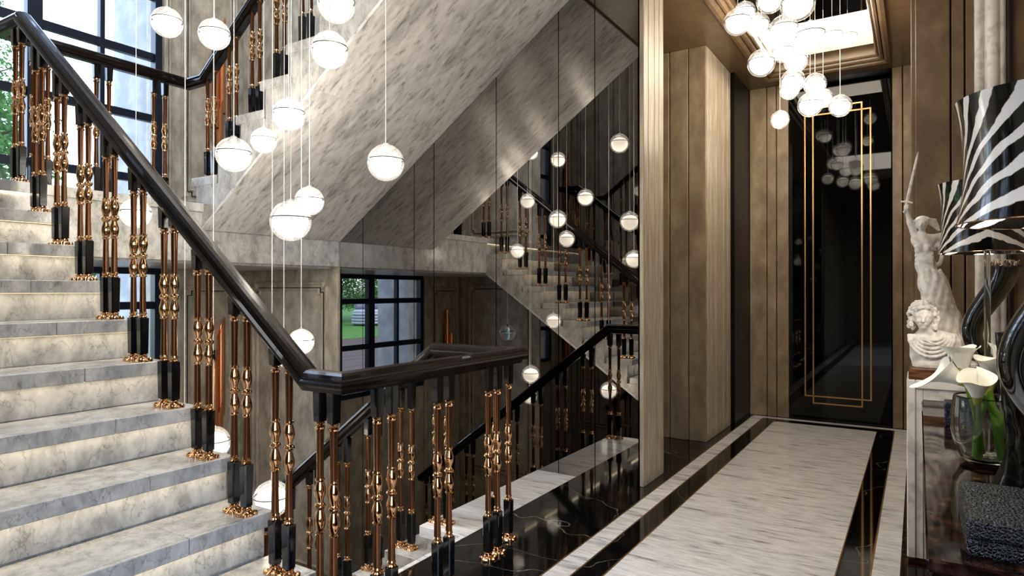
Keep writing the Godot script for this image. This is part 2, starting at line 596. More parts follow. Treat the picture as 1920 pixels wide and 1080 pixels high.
# ------------------------------------------------------------------ floor of the corridor
func build_floor() -> void:
	var fl := struct("floor")
	slab(fl, "floor_base", Vector3(-1.947, -0.35, -7.0), Vector3(0.75, -0.021, 4.2), M.joint)
	slab(fl, "floor_base", Vector3(-2.6, -0.35, -5.5), Vector3(-1.947, -0.021, -4.05), M.joint)
	# black marble border by the stairs, in slabs
	var z := [-6.79, -5.36, -4.29, -3.4, -2.5, -1.6, -0.7, 0.6, 2.2, 4.1]
	for i in z.size() - 1:
		slab(fl, "black_slab", Vector3(-1.947, -0.02, z[i] + 0.0006), Vector3(-1.408, 0, z[i + 1] - 0.0006), M.marble_black)
		slab(fl, "black_slab", Vector3(-1.288, -0.02, z[i] + 0.0006 if i else -6.694), Vector3(-1.176, 0, z[i + 1] - 0.0006), M.marble_black)
		slab(fl, "black_slab", Vector3(-0.3075, -0.02, z[i] + 0.0006 if i else -6.694), Vector3(-0.184, 0, z[i + 1] - 0.0006), M.marble_black)
	slab(fl, "black_slab", Vector3(-2.6, -0.02, -5.36), Vector3(-1.948, 0, -4.29), M.marble_black)
	slab(fl, "black_slab", Vector3(-1.176, -0.02, -6.694), Vector3(-0.3075, 0, -6.575), M.marble_black)
	# white marble bands and the central field
	slab(fl, "white_band", Vector3(-1.400, -0.02, -6.787), Vector3(-1.296, 0, 4.1), M.marble_white)
	slab(fl, "white_band", Vector3(-1.296, -0.02, -6.787), Vector3(-0.07, 0, -6.702), M.marble_white)
	slab(fl, "white_band", Vector3(-0.176, -0.02, -6.702), Vector3(-0.07, 0, 4.1), M.marble_white)
	slab(fl, "white_field", Vector3(-1.168, -0.02, -6.569), Vector3(-0.313, 0, -2.4), M.marble_white)
	slab(fl, "white_field", Vector3(-1.168, -0.02, -2.399), Vector3(-0.313, 0, 4.1), M.marble_white)
	slab(fl, "dark_slab", Vector3(-0.07, -0.02, -6.787), Vector3(0.6, 0, 4.1), M.marble_dark)
	for q in [[-1.408, -1.400, -6.787], [-1.296, -1.288, -6.694], [-1.176, -1.168, -6.575], [-0.313, -0.3075, -6.575], [-0.184, -0.176, -6.694]]:
		slab(fl, "brass_inlay", Vector3(q[0], -0.02, q[2]), Vector3(q[1], 0.0006, 4.1), M.gold_line)
	slab(fl, "brass_inlay", Vector3(-1.288, -0.02, -6.702), Vector3(-0.184, 0.0006, -6.694), M.gold_line)


# upright stone boards side by side: from a to b (corners on the floor line), seen from the side of "out"
func boards(parent: Node, a: Vector3, b: Vector3, y0: float, y1: float, out: Vector3, cuts: Array, mat: Material, thick := 0.03, gap := 0.007) -> void:
	var along := (b - a).normalized()
	var edges := cuts.duplicate()
	edges.push_front(0.0)
	edges.append((b - a).length())
	for i in edges.size() - 1:
		var w: float = edges[i + 1] - edges[i] - gap
		var c: Vector3 = a + along * ((edges[i] + edges[i + 1]) / 2) + out * (thick / 2)
		var alongx := absf(along.x) > 0.5
		var s := Vector3(w, y1 - y0, thick) if alongx else Vector3(thick, y1 - y0, w)
		put(parent, "stone_board", box_mesh(s, 0.004), mat, Vector3(c.x, (y0 + y1) / 2, c.z))


# a raised wall panel: two nested moulding frames with notched corners
func notched(x0: float, y0: float, x1: float, y1: float, k: float) -> Array:
	return [Vector2(x0 + k, y0), Vector2(x1 - k, y0), Vector2(x1 - k, y0 + k), Vector2(x1, y0 + k), Vector2(x1, y1 - k), Vector2(x1 - k, y1 - k), Vector2(x1 - k, y1), Vector2(x0 + k, y1), Vector2(x0 + k, y1 - k), Vector2(x0, y1 - k), Vector2(x0, y0 + k), Vector2(x0 + k, y0 + k)]


func wall_panel(parent: Node, at: Vector3, right: Vector3, out: Vector3, w: float, y0: float, y1: float) -> void:
	# "at" is the lower left corner of the field on the wall face, seen from the room
	for f in [[0.05, 0.04, M.stone_hall, 1.0], [0.095, 0.04, M.joint, 0.3], [0.11, 0.04, M.stone_hall, 0.8]]:
		var b := MB.new()
		var path := []
		for q in notched(f[0], y0 + f[0], w - f[0], y1 - f[0], f[1]):
			path.append(at + right * q.x + Vector3.UP * q.y)
		var prof := [Vector2(-0.016, 0), Vector2(-0.016, 0.012), Vector2(-0.006, 0.022), Vector2(0.004, 0.022), Vector2(0.010, 0.010), Vector2(0.016, 0.008), Vector2(0.016, 0)]
		var sc: float = f[3]
		prof = prof.map(func(p): return p * sc)
		b.sweep(prof, path, true, out)
		put(parent, "panel_moulding", b.commit(), f[2])


func window_unit(called: String, y0: float, y1: float, bars: Array, label: String) -> void:
	# tall steel window in the garden wall, panes between its bars
	var w := struct(called, label)
	var zc := (ZM + ZN) / 2
	var hw := 0.95
	var x0 := WALL_X - 0.07
	var x1 := WALL_X - 0.01
	slab(w, "frame_post", Vector3(x0, y0, zc - hw), Vector3(x1 + 0.02, y1, zc - hw + 0.06), M.steel_dark, 0.004)
	slab(w, "frame_post", Vector3(x0, y0, zc + hw - 0.06), Vector3(x1 + 0.02, y1, zc + hw), M.steel_dark, 0.004)
	slab(w, "frame_head", Vector3(x0, y1 - 0.06, zc - hw + 0.06), Vector3(x1 + 0.02, y1, zc + hw - 0.06), M.steel_dark, 0.004)
	slab(w, "frame_sill", Vector3(x0, y0, zc - hw + 0.06), Vector3(x1 + 0.02, y0 + 0.06, zc + hw - 0.06), M.steel_dark, 0.004)
	slab(w, "centre_post", Vector3(x0, y0 + 0.06, zc - 0.05), Vector3(x1 + 0.015, y1 - 0.06, zc + 0.05), M.steel_dark, 0.004)
	for s in [-1, 1]:
		slab(w, "mullion", Vector3(x0, y0 + 0.06, zc + s * 0.475 - 0.018), Vector3(x1, y1 - 0.06, zc + s * 0.475 + 0.018), M.steel_dark, 0.003)
	for y in bars:
		for s in [-1, 1]:
			slab(w, "glazing_bar", Vector3(x0 + 0.003, y - 0.032, zc + minf(s * 0.05, s * 0.89)), Vector3(x1 - 0.003, y + 0.032, zc + maxf(s * 0.05, s * 0.89)), M.steel_dark, 0.003)
	var ys := bars.duplicate()
	ys.push_front(y0 + 0.05)
	ys.append(y1 - 0.05)
	var zs := [zc - 0.9, zc - 0.475, zc, zc + 0.475, zc + 0.9]
	for i in ys.size() - 1:
		for j in 4:
			var b := MB.new()
			var xm := (x0 + x1) / 2
			b.quad(Vector3(xm, ys[i], zs[j + 1]), Vector3(xm, ys[i], zs[j]), Vector3(xm, ys[i + 1], zs[j]), Vector3(xm, ys[i + 1], zs[j + 1]))
			put(w, "window_pane", b.commit(), M.pane_glass)


# ------------------------------------------------------------------ the stair hall
func build_hall_shell() -> void:
	var zc := (ZM + ZN) / 2
	var wl := struct("wall_left")
	var lo := -1.95
	# garden wall round the two window openings (thick, so that the openings have deep reveals)
	for s in [[ZM - 0.2, zc - 0.95], [zc + 0.95, ZN + 0.2]]:
		slab(wl, "wall_face", Vector3(WALL_X - 0.25, lo, s[0]), Vector3(WALL_X, HALL_TOP, s[1]), M.stone_hall)
	slab(wl, "wall_face", Vector3(WALL_X - 0.25, 1.45, zc - 0.95), Vector3(WALL_X, 1.90, zc + 0.95), M.stone_hall)
	slab(wl, "wall_face", Vector3(WALL_X - 0.25, lo, zc - 0.95), Vector3(WALL_X, 0.0, zc + 0.95), M.stone_hall)
	slab(wl, "wall_face", Vector3(WALL_X - 0.25, 5.7, zc - 0.95), Vector3(WALL_X, HALL_TOP, zc + 0.95), M.stone_hall)
	for s in [-1, 1]:
		# architrave ribs beside the windows, then a moulded panel
		for y in [[lo, 1.40], [LAND, 5.9]]:
			for q in [[0.0, 0.035, 0.03], [0.05, 0.02, 0.018], [0.085, 0.014, 0.012]]:
				var za: float = zc + s * (0.955 + q[0])
				var zb: float = za + s * q[1]
				slab(wl, "window_casing", Vector3(WALL_X, y[0], minf(za, zb)), Vector3(WALL_X + q[2], y[1], maxf(za, zb)), M.stone_hall, 0.004)
			var z0 := zc - 1.09 if s < 0 else ZN - 0.02
			wall_panel(wl, Vector3(WALL_X, 0, z0), Vector3(0, 0, -1), Vector3(1, 0, 0), 0.63, y[0] + 0.15, y[1] - 0.06)
	window_unit("window_1", 1.90, 5.7, [2.20, 2.73, 3.26, 3.79, 4.32, 4.85, 5.38], "dark steel window grid above the half landing")
	window_unit("window_2", 0.0, 1.45, [0.586, 1.125], "dark steel window grid under the half landing")
	# short stone walls beside the landing, in the planes of the mirrors
	for s in [[ZM, -1.0, "wall_back"], [ZN, 1.0, "wall_near"]]:
		var w := struct(s[2])
		var z: float = s[0]
		slab(w, "wall_face", Vector3(WALL_X - 0.25, lo, minf(z, z + s[1] * 0.2)), Vector3(LAND_X, HALL_TOP, maxf(z, z + s[1] * 0.2)), M.stone_hall)
		slab(w, "wall_core", Vector3(LAND_X, lo, minf(z + s[1] * 0.02, z + s[1] * 0.2)), Vector3(-1.48, HALL_TOP, maxf(z + s[1] * 0.02, z + s[1] * 0.2)), M.joint)
		var right := Vector3(1, 0, 0) if s[1] < 0 else Vector3(-1, 0, 0)
		var out := Vector3(0, 0, -s[1])
		for y in [[lo, 1.40], [LAND, 5.9]]:
			var bottom: float = y[0] if y[0] > 0 else -1.40
			for x in [[WALL_X + 0.03, WALL_X + 0.10], [LAND_X - 0.075, LAND_X - 0.004]]:
				if x[1] > -4.3 and y[0] > 0:
					continue
				slab(w, "pilaster_strip", Vector3(x[0], bottom, minf(z, z - s[1] * 0.02)), Vector3(x[1], y[1], maxf(z, z - s[1] * 0.02)), M.stone_hall, 0.004)
			wall_panel(w, Vector3(WALL_X + 0.12 if s[1] < 0 else LAND_X - 0.09, 0, z), right, out, LAND_X - WALL_X - 0.22, bottom + 0.10, y[1] - 0.03)
	var ct := struct("ceiling_hall")
	slab(ct, "ceiling_slab", Vector3(WALL_X - 0.25, HALL_TOP, ZM - 0.2), Vector3(0.8, HALL_TOP + 0.2, ZN + 0.2), M.plaster)
	slab(ct, "skylight_panel", Vector3(-4.3, HALL_TOP - 0.03, zc - 0.4), Vector3(-2.1, HALL_TOP, zc + 0.4), M.panel_glow)
	var lf := struct("floor_lower")
	slab(lf, "floor_slab", Vector3(WALL_X - 0.25, -2.1, ZM - 0.2), Vector3(-1.2, -1.9, ZN + 0.2), M.marble_grey)
	var up := struct("wall_upper")
	slab(up, "wall_face", Vector3(-1.2, 3.73, ZM - 0.2), Vector3(-1.0, HALL_TOP, ZN + 0.2), M.stone_hall)
	var wr := struct("wall_below")
	slab(wr, "wall_face", Vector3(-1.95, -1.95, ZM - 0.2), Vector3(-1.75, -0.36, ZN + 0.2), M.stone_hall)


# ------------------------------------------------------------------ the corridor
func build_corridor_shell() -> void:
	# first pillar at the end of the mirror
	var p1 := struct("wall_pillar")
	slab(p1, "pillar_core", Vector3(-1.90, -0.02, -4.29), Vector3(-1.50, CEIL, ZM - 0.021), M.joint)
	boards(p1, Vector3(-1.505, 0, ZM - 0.003), Vector3(-1.505, 0, -4.293), 0.0, CEIL, Vector3(1, 0, 0), [0.085, 0.20, 0.29], M.stone_light, 0.03, 0.005)
	boards(p1, Vector3(-1.9, 0, -4.29), Vector3(-1.475, 0, -4.29), 0.0, CEIL, Vector3(0, 0, -1), [0.2], M.stone_brown, 0.02)
	# second pillar across the niche
	var p2 := struct("wall_pillar")
	slab(p2, "pillar_core", Vector3(-2.6, -0.02, -6.17), Vector3(-1.505, CEIL, -5.39), M.joint)
	boards(p2, Vector3(-2.6, 0, -5.387), Vector3(-1.475, 0, -5.387), 0.0, CEIL, Vector3(0, 0, 1), [0.3, 0.6, 0.814, 0.975], M.stone_brown)
	boards(p2, Vector3(-1.505, 0, -5.39), Vector3(-1.505, 0, -6.17), 0.0, CEIL, Vector3(1, 0, 0), [0.10, 0.24, 0.27, 0.50, 0.53, 0.66, 0.69], M.stone_light, 0.03, 0.005)
	var pb := struct("wall_black")
	slab(pb, "gloss_panel", Vector3(-1.6, 0, -6.80), Vector3(-1.44, CEIL, -6.172), M.black_satin)
	var nb := struct("wall_niche")
	slab(nb, "wall_face", Vector3(-2.8, -0.02, -5.5), Vector3(-2.6, CEIL, -4.1), M.stone_brown)
	# end wall: stone boards and a black glass leaf with gold lines
	var ew := struct("wall_end")
	slab(ew, "wall_core", Vector3(-1.7, -0.3, -7.05), Vector3(0.8, CEIL, -6.84), M.joint)
	boards(ew, Vector3(-1.44, 0, -6.84), Vector3(-1.07, 0, -6.84), 0.0, CEIL, Vector3(0, 0, 1), [0.165, 0.255], M.stone_brown, 0.035)
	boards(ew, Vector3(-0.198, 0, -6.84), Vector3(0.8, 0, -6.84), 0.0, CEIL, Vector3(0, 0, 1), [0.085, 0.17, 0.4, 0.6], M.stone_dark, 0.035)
	var d := struct("door_1", "tall black glass door with two overlapping thin gold frames")
	slab(d, "door_leaf", Vector3(-1.066, 0.004, -6.84), Vector3(-0.202, CEIL, -6.80), M.black_gloss, 0.002)
	for q in [[-0.923, 0.238, -0.367, 2.937], [-0.852, 0.172, -0.4386, 3.002]]:
		var path := [Vector3(q[0], q[1], -6.80), Vector3(q[2], q[1], -6.80), Vector3(q[2], q[3], -6.80), Vector3(q[0], q[3], -6.80)]
		var b := MB.new()
		b.sweep([Vector2(-0.006, -0.002), Vector2(-0.006, 0.005), Vector2(0.006, 0.005), Vector2(0.006, -0.002)], path, true, Vector3(0, 0, 1))
		put(d, "gold_frame", b.commit(), M.gold_line)
	# right side: the stone front that faces down the corridor, then the long wall
	var rw := struct("wall_right")
	slab(rw, "wall_core", Vector3(-0.005, -0.3, -6.84), Vector3(0.8, CEIL, -4.09), M.joint)
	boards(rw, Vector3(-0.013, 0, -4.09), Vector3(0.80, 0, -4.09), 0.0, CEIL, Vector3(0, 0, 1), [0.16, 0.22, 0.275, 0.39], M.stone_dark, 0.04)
	for q in [[0.268, 0.022], [0.297, 0.014], [0.322, 0.034], [0.36, 0.018]]:
		var b := MB.new()
		b.lathe([Vector2(q[1], 0), Vector2(q[1], CEIL)], 16, Vector3(q[0], 0, -4.052))
		put(rw, "reeded_moulding", b.commit(), M.marble_pure)
	slab(rw, "dark_return", Vector3(0.385, 0, -4.05), Vector3(0.40, CEIL, -4.0), M.joint)
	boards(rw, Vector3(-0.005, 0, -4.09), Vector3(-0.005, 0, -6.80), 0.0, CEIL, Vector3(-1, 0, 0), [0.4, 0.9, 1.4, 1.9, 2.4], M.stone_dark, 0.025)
	slab(rw, "wall_core", Vector3(0.6, -0.3, -4.05), Vector3(0.8, CEIL, -0.9), M.stone_brown)
	slab(rw, "wall_core", Vector3(0.6, -0.3, 3.2), Vector3(0.8, CEIL, 4.2), M.stone_brown)
	slab(rw, "wall_core", Vector3(0.6, -0.3, -0.9), Vector3(0.8, 0.5, 3.2), M.stone_brown)
	slab(rw, "wall_core", Vector3(0.6, 2.9, -0.9), Vector3(0.8, CEIL, 3.2), M.stone_brown)
	var wn := struct("window_3")
	for z in [-0.9, 0.45, 1.8, 3.14]:
		slab(wn, "frame_post", Vector3(0.66, 0.5, z), Vector3(0.72, 2.9, z + 0.06), M.steel_dark)
	for z in [-0.84, 0.51, 1.86]:
		var b := MB.new()
		b.quad(Vector3(0.69, 0.5, z), Vector3(0.69, 0.5, z + 1.29), Vector3(0.69, 2.9, z + 1.29), Vector3(0.69, 2.9, z))
		put(wn, "window_pane", b.commit(), M.pane_glass)
	var bw := struct("wall_behind")
	slab(bw, "wall_face", Vector3(-1.7, -0.3, 4.1), Vector3(0.8, CEIL, 4.3), M.stone_brown)
	slab(bw, "wall_face", Vector3(-1.7, -0.3, ZN + 0.02), Vector3(-1.48, CEIL, 4.1), M.stone_brown)
	# ceiling with its long coffer
	var ce := struct("ceiling")
	var cx0 := -1.245
	var cx1 := -0.197
	var cz0 := -6.58
	var cz1 := -0.30
	slab(ce, "ceiling_slab", Vector3(-1.96, CEIL, -7.05), Vector3(cx0, 3.73, 4.3), M.stone_ceiling)
	var cn := struct("ceiling_niche")
	slab(cn, "ceiling_slab", Vector3(-2.8, CEIL, -7.05), Vector3(-1.961, 3.73, -4.12), M.stone_ceiling)
	slab(ce, "ceiling_slab", Vector3(cx1, CEIL, -7.05), Vector3(0.8, 3.73, 4.3), M.stone_ceiling)
	slab(ce, "ceiling_slab", Vector3(cx0, CEIL, -7.05), Vector3(cx1, 3.73, cz0), M.stone_ceiling)
	slab(ce, "ceiling_slab", Vector3(cx0, CEIL, cz1), Vector3(cx1, 3.73, 4.3), M.stone_ceiling)
	slab(ce, "coffer_back", Vector3(cx0, 3.46, cz0), Vector3(cx1, 3.73, cz1), M.stone_ceiling)
	# stepped mouldings round the coffer
	for f in [[0.0, 0.045, -0.028, 0.02], [0.055, 0.03, 0.0, 0.06], [0.092, 0.02, 0.03, 0.07]]:
		var i: float = f[0]
		var w: float = f[1]
		var b := MB.new()
		var path := [Vector3(cx0 + i, CEIL + f[2], cz0 + i), Vector3(cx0 + i, CEIL + f[2], cz1 - i), Vector3(cx1 - i, CEIL + f[2], cz1 - i), Vector3(cx1 - i, CEIL + f[2], cz0 + i)]
		b.sweep([Vector2(0, 0), Vector2(0, f[3] + 0.1), Vector2(-w, f[3] + 0.1), Vector2(-w, 0.012), Vector2(-w * 0.6, 0)], path, true)
		put(ce, "coffer_moulding", b.commit(), M.stone_ceiling)
	slab(ce, "light_panel", Vector3(-1.13, 3.392, -6.385), Vector3(-0.312, 3.41, -5.61), M.panel_glow)
	slab(ce, "light_panel", Vector3(-1.13, 3.392, -2.15), Vector3(-0.312, 3.41, -0.5), M.panel_glow)
	slab(ce, "pendant_plate", Vector3(-1.13, 3.36, -5.52), Vector3(-0.312, 3.42, -2.25), M.black_gloss, 0.01)

# ------------------------------------------------------------------ stairs
# one flight: x of nosing k (1..n), going up along dir (+1 or -1 in x), between z0 and z1
func flight(t: Node3D, first_x: float, dir: float, base_y: float, n: int, z0: float, z1: float, soffit: Array, end_x: float, seam: float, lit: bool, step_off := 0) -> void:
	var th := 0.06
	for k in range(1, n + 1):
		var nx := first_x + dir * RUN * (k - 1)
		var y := base_y + RISE * k
		var back := nx + dir * (RUN + 0.03)
		if k == n:
			back = end_x
		if k < n or step_off:
			# tread of two slabs with a joint, and a nosing with two fine grooves
			var cuts := [z0, seam, z1]
			for j in 2:
				var a: float = cuts[j] + (0.0008 if j else 0.0)
				var c: float = cuts[j + 1] - (0.0 if j else 0.0008)
				var front := nx + dir * 0.028
				slab(t, "tread", Vector3(minf(front, back), y - th, a), Vector3(maxf(front, back), y, c), M.marble_grey, 0.002)
				var mid := nx + dir * 0.019
				slab(t, "nosing", Vector3(minf(nx, mid - dir * 0.0012), y - th, a), Vector3(maxf(nx, mid - dir * 0.0012), y, c), M.marble_grey, 0.003)
				slab(t, "nosing_fillet", Vector3(minf(mid, front - dir * 0.0012), y - th, a), Vector3(maxf(mid, front - dir * 0.0012), y, c), M.marble_grey, 0.0012)
		var rx := nx + dir * 0.055
		slab(t, "riser", Vector3(minf(rx, rx + dir * 0.02), y - RISE, z0 + 0.004), Vector3(maxf(rx, rx + dir * 0.02), y - th - 0.0005, z1 - 0.004), M.marble_grey)
		if lit:
			slab(t, "light_strip", Vector3(minf(nx + dir * 0.016, nx + dir * 0.024), y - th - 0.0016, z0 + 0.02), Vector3(maxf(nx + dir * 0.016, nx + dir * 0.024), y - th - 0.0002, z1 - 0.02), M.led_glow)
			var l := area_light(Vector3(nx + dir * 0.020, y - th - 0.003, (z0 + z1) / 2), Vector2(z1 - z0 - 0.05, 0.012), Vector3.ZERO, Color(1.0, 0.94, 0.82), STRIP)
			# looks down and back at the riser
			l.basis = Basis.looking_at(Vector3(dir * 0.12, -0.99, 0).normalized(), Vector3(dir, 0, 0))
	# solid body between the steps and the sloping underside, column by column
	var b := MB.new()
	var za := z0 + 0.003
	var zb := z1 - 0.003
	for k in range(1, n + 1):
		var xa := first_x + dir * RUN * (k - 1) + dir * 0.06
		var xb := xa + dir * RUN
		if k == n:
			xb = end_x
		var y := base_y + RISE * k - 0.0605
		var ya := minf(y, under(soffit, xa))
		var yb := minf(y, under(soffit, xb))
		for z in [za, zb]:
			var p := [Vector3(xa, ya, z), Vector3(xb, yb, z), Vector3(xb, y, z), Vector3(xa, y, z)]
			if (z == zb) != (dir > 0):
				p.reverse()
			b.quad(p[0], p[1], p[2], p[3])
		b.quad(Vector3(xa, ya, za), Vector3(xa, ya, zb), Vector3(xb, yb, zb), Vector3(xb, yb, za))
		b.quad(Vector3(xa, y, za), Vector3(xb, y, za), Vector3(xb, y, zb), Vector3(xa, y, zb))
		b.quad(Vector3(xa, y, za), Vector3(xa, y, zb), Vector3(xa, ya, zb), Vector3(xa, ya, za))
		if k == n:
			b.quad(Vector3(xb, y, za), Vector3(xb, yb, za), Vector3(xb, yb, zb), Vector3(xb, y, zb))
	put(t, "stringer", b.commit(), M.marble_grey)


func under(line: Array, x: float) -> float:
	return lerpf(line[0].y, line[1].y, (x - line[0].x) / (line[1].x - line[0].x))


func soffit_slabs(t: Node3D, a: Vector2, b: Vector2, z0: float, z1: float, parts: int) -> void:
	# facing of the underside in slabs, each turned to the slope so that the flecks run along it
	var d := (b - a).normalized()
	var nrm := Vector2(d.y, -d.x) if d.x > 0 else Vector2(-d.y, d.x)
	var len := (b - a).length()
	for i in parts:
		var w: float = len / parts
		var c := a + d * (w * (i + 0.5)) + nrm * 0.010
		put(t, "soffit_slab", box_mesh(Vector3(w - 0.0004, 0.02, z1 - z0 - 0.002), 0.0), M.marble_soffit, Vector3(c.x, c.y, (z0 + z1) / 2), Vector3(0, 0, atan2(d.y, d.x)))


func build_stairs() -> void:
	# first flight: from the corridor up to the half landing, lit under its nosings
	var t := thing("stair_flight", "grey marble stair flight in the left foreground with light glowing under its nosings", "staircase")
	flight(t, -1.934, -1.0, 0.0, 10, ZN - 0.001 - 1.262, ZN - 0.001, [Vector2(-4.22, 1.456), Vector2(-2.13, 0.0)], -4.2185, -1.33, true)
	soffit_slabs(t, Vector2(-4.22, 1.456), Vector2(-2.13, 0.0), Z1 + 0.004, ZN - 0.001, 1)
	# half landing
	var ld := thing("half_landing", "grey marble half landing slab in front of the tall window", "landing")
	slab(ld, "landing_slab", Vector3(WALL_X + 0.001, 1.456, ZM + 0.001), Vector3(LAND_X, LAND - 0.06, ZN - 0.001), M.marble_grey, 0.0)
	for z in [[ZM + 0.001, -2.8], [-2.799, -1.685], [-1.684, ZN - 0.001]]:
		slab(ld, "landing_paving", Vector3(WALL_X + 0.001, LAND - 0.0598, z[0]), Vector3(LAND_X + 0.02, LAND, z[1]), M.marble_grey, 0.002)
	slab(ld, "shadow_rib", Vector3(WALL_X + 0.05, 1.44, ZM + 0.03), Vector3(LAND_X - 0.06, 1.457, ZN - 0.03), M.marble_soffit)
	# second flight: along the mirror up to the upper floor
	t = thing("stair_flight", "grey marble stair flight overhead, seen from below, rising along the mirror wall", "staircase")
	flight(t, -4.343, 1.0, LAND, 10, ZM + 0.001, Z2, [Vector2(-4.219, 1.69), Vector2(-1.963, 3.275)], -1.963, -3.3, false, 1)
	soffit_slabs(t, Vector2(-4.219, 1.69), Vector2(-1.965, 3.275), ZM + 0.001, Z2, 2)
	# lower flight: from the corridor floor down along the mirror
	t = thing("stair_flight", "white marble steps going down beside the mirror behind the balustrade", "staircase")
	flight(t, -2.25 - RUN * 9, 1.0, -RISE * 10, 10, ZM + 0.001, Z2, [Vector2(-4.45, -1.90), Vector2(-2.0, -0.38)], -1.96, -3.3, false)
	for z in [[ZM + 0.001, -3.301], [-3.30, Z2]]:
		slab(t, "top_step", Vector3(-2.25, -0.06, z[0]), Vector3(-1.9475, 0.0, z[1]), M.marble_white, 0.002)
	# the edge of the floor at the stairwell
	var e := struct("trim_1")
	slab(e, "floor_edge", Vector3(-1.9475 - 0.03, -0.35, Z2 + 0.001), Vector3(-1.9475, -0.0, Z1 - 0.001), M.marble_white, 0.003)


# ------------------------------------------------------------------ balustrades
const RAIL_1 := -1.591
const RAIL_2 := -2.744
const RAIL_X := -1.70
const RAIL_LX := -4.54

var bal := {}


func make_baluster_parts() -> void:
	var b := MB.new()
	b.lathe([Vector2(0.036, 0), Vector2(0.036, 0.004), Vector2(0.030, 0.008), Vector2(0.022, 0.014), Vector2(0.018, 0.022), Vector2(0.020, 0.030), Vector2(0.015, 0.036), Vector2(0.0, 0.037)], 16)
	for q in [[1, 1], [1, -1], [-1, 1], [-1, -1]]:
		b.lathe([Vector2(0.012, 0), Vector2(0.012, 0.012), Vector2(0.007, 0.017), Vector2(0, 0.018)], 8, Vector3(q[0] * 0.022, 0, q[1] * 0.022))
	bal.foot = b.commit()
	bal.lower_block = block(0.162, 0.036, 0.040)
	bal.upper_block = block(1.0, 0.036, 0.040)
	b = MB.new()
	b.lathe([Vector2(0.0, 0), Vector2(0.017, 0.0), Vector2(0.019, 0.006), Vector2(0.013, 0.012), Vector2(0.0175, 0.02), Vector2(0.014, 0.027), Vector2(0.0, 0.028)], 12)
	bal.collar = b.commit()
	b = MB.new()
	b.lathe([Vector2(0.0145, 0), Vector2(0.012, 0.16)], 8)
	bal.lower_tube = b.commit()
	b = MB.new()
	b.lathe([Vector2(0.012, 0), Vector2(0.0145, 0.18)], 8)
	bal.upper_tube = b.commit()
	b = MB.new()
	b.lathe([Vector2(0.0, 0), Vector2(0.015, 0), Vector2(0.0175, 0.005), Vector2(0.0135, 0.011), Vector2(0.016, 0.018), Vector2(0.0195, 0.034), Vector2(0.0202, 0.046), Vector2(0.0172, 0.062), Vector2(0.0125, 0.078), Vector2(0.0115, 0.084), Vector2(0.018, 0.090), Vector2(0.0205, 0.097), Vector2(0.018, 0.104), Vector2(0.0115, 0.110), Vector2(0.0125, 0.116), Vector2(0.0172, 0.130), Vector2(0.0202, 0.146), Vector2(0.0195, 0.158), Vector2(0.016, 0.176), Vector2(0.0135, 0.184), Vector2(0.0175, 0.191), Vector2(0.015, 0.197), Vector2(0.0, 0.197)], 24, Vector3.ZERO, 0.07, 8)
	bal.spindle = b.commit()


# square block, slightly wider at the top, with chamfered arrises
func block(h: float, w0: float, w1: float) -> ArrayMesh:
	var m := MB.new()
	var rows := []
	var c := 0.004
	for q in [[0.0, w0], [h, w1]]:
		var w: float = q[1] / 2
		rows.append([Vector3(w, q[0], w - c), Vector3(w, q[0], -w + c), Vector3(w - c, q[0], -w), Vector3(-w + c, q[0], -w), Vector3(-w, q[0], -w + c), Vector3(-w, q[0], w - c), Vector3(-w + c, q[0], w), Vector3(w - c, q[0], w)])
	for j in 8:
		var k := (j + 1) % 8
		m.quad(rows[0][j], rows[0][k], rows[1][k], rows[1][j])
		m.tri(Vector3(0, h, 0), rows[1][j], rows[1][k])
		m.tri(Vector3(0, 0, 0), rows[0][k], rows[0][j])
	return m.commit()


func baluster(parent: Node3D, x: float, y: float, z: float, top: float) -> void:
	var n := sub(parent, "baluster", Vector3(x, y, z))
	put(n, "foot", bal.foot, M.gold)
	put(n, "lower_block", bal.lower_block, M.lacquer, Vector3(0, 0.036, 0))
	put(n, "collar", bal.collar, M.gold, Vector3(0, 0.198, 0))
	put(n, "lower_tube", bal.lower_tube, M.bronze, Vector3(0, 0.225, 0))
	put(n, "spindle", bal.spindle, M.gold, Vector3(0, 0.384, 0))
	put(n, "upper_tube", bal.upper_tube, M.bronze, Vector3(0, 0.580, 0))
	put(n, "collar", bal.collar, M.gold, Vector3(0, 0.757, 0))
	var o := put(n, "upper_block", bal.upper_block, M.lacquer, Vector3(0, 0.784, 0))
	o.scale.y = top - y - 0.784


func rail_at_first(x: float) -> float:
	return 0.93 + 0.78 * clampf(-1.87 - x, 0.0, 2.355)


func handrail(t: Node3D, path: Array) -> void:
	var half := [Vector2(0.020, -0.040), Vector2(0.022, -0.026), Vector2(0.040, -0.022), Vector2(0.046, -0.014), Vector2(0.046, -0.004), Vector2(0.037, 0.004), Vector2(0.041, 0.014), Vector2(0.036, 0.026), Vector2(0.024, 0.034), Vector2(0.008, 0.037)]
	var prof := half.duplicate()
	for i in range(half.size() - 1, -1, -1):
		prof.append(Vector2(-half[i].x, half[i].y))
	var b := MB.new()
	b.sweep(prof, path)
	put(t, "handrail", b.commit(), M.rail_wood)


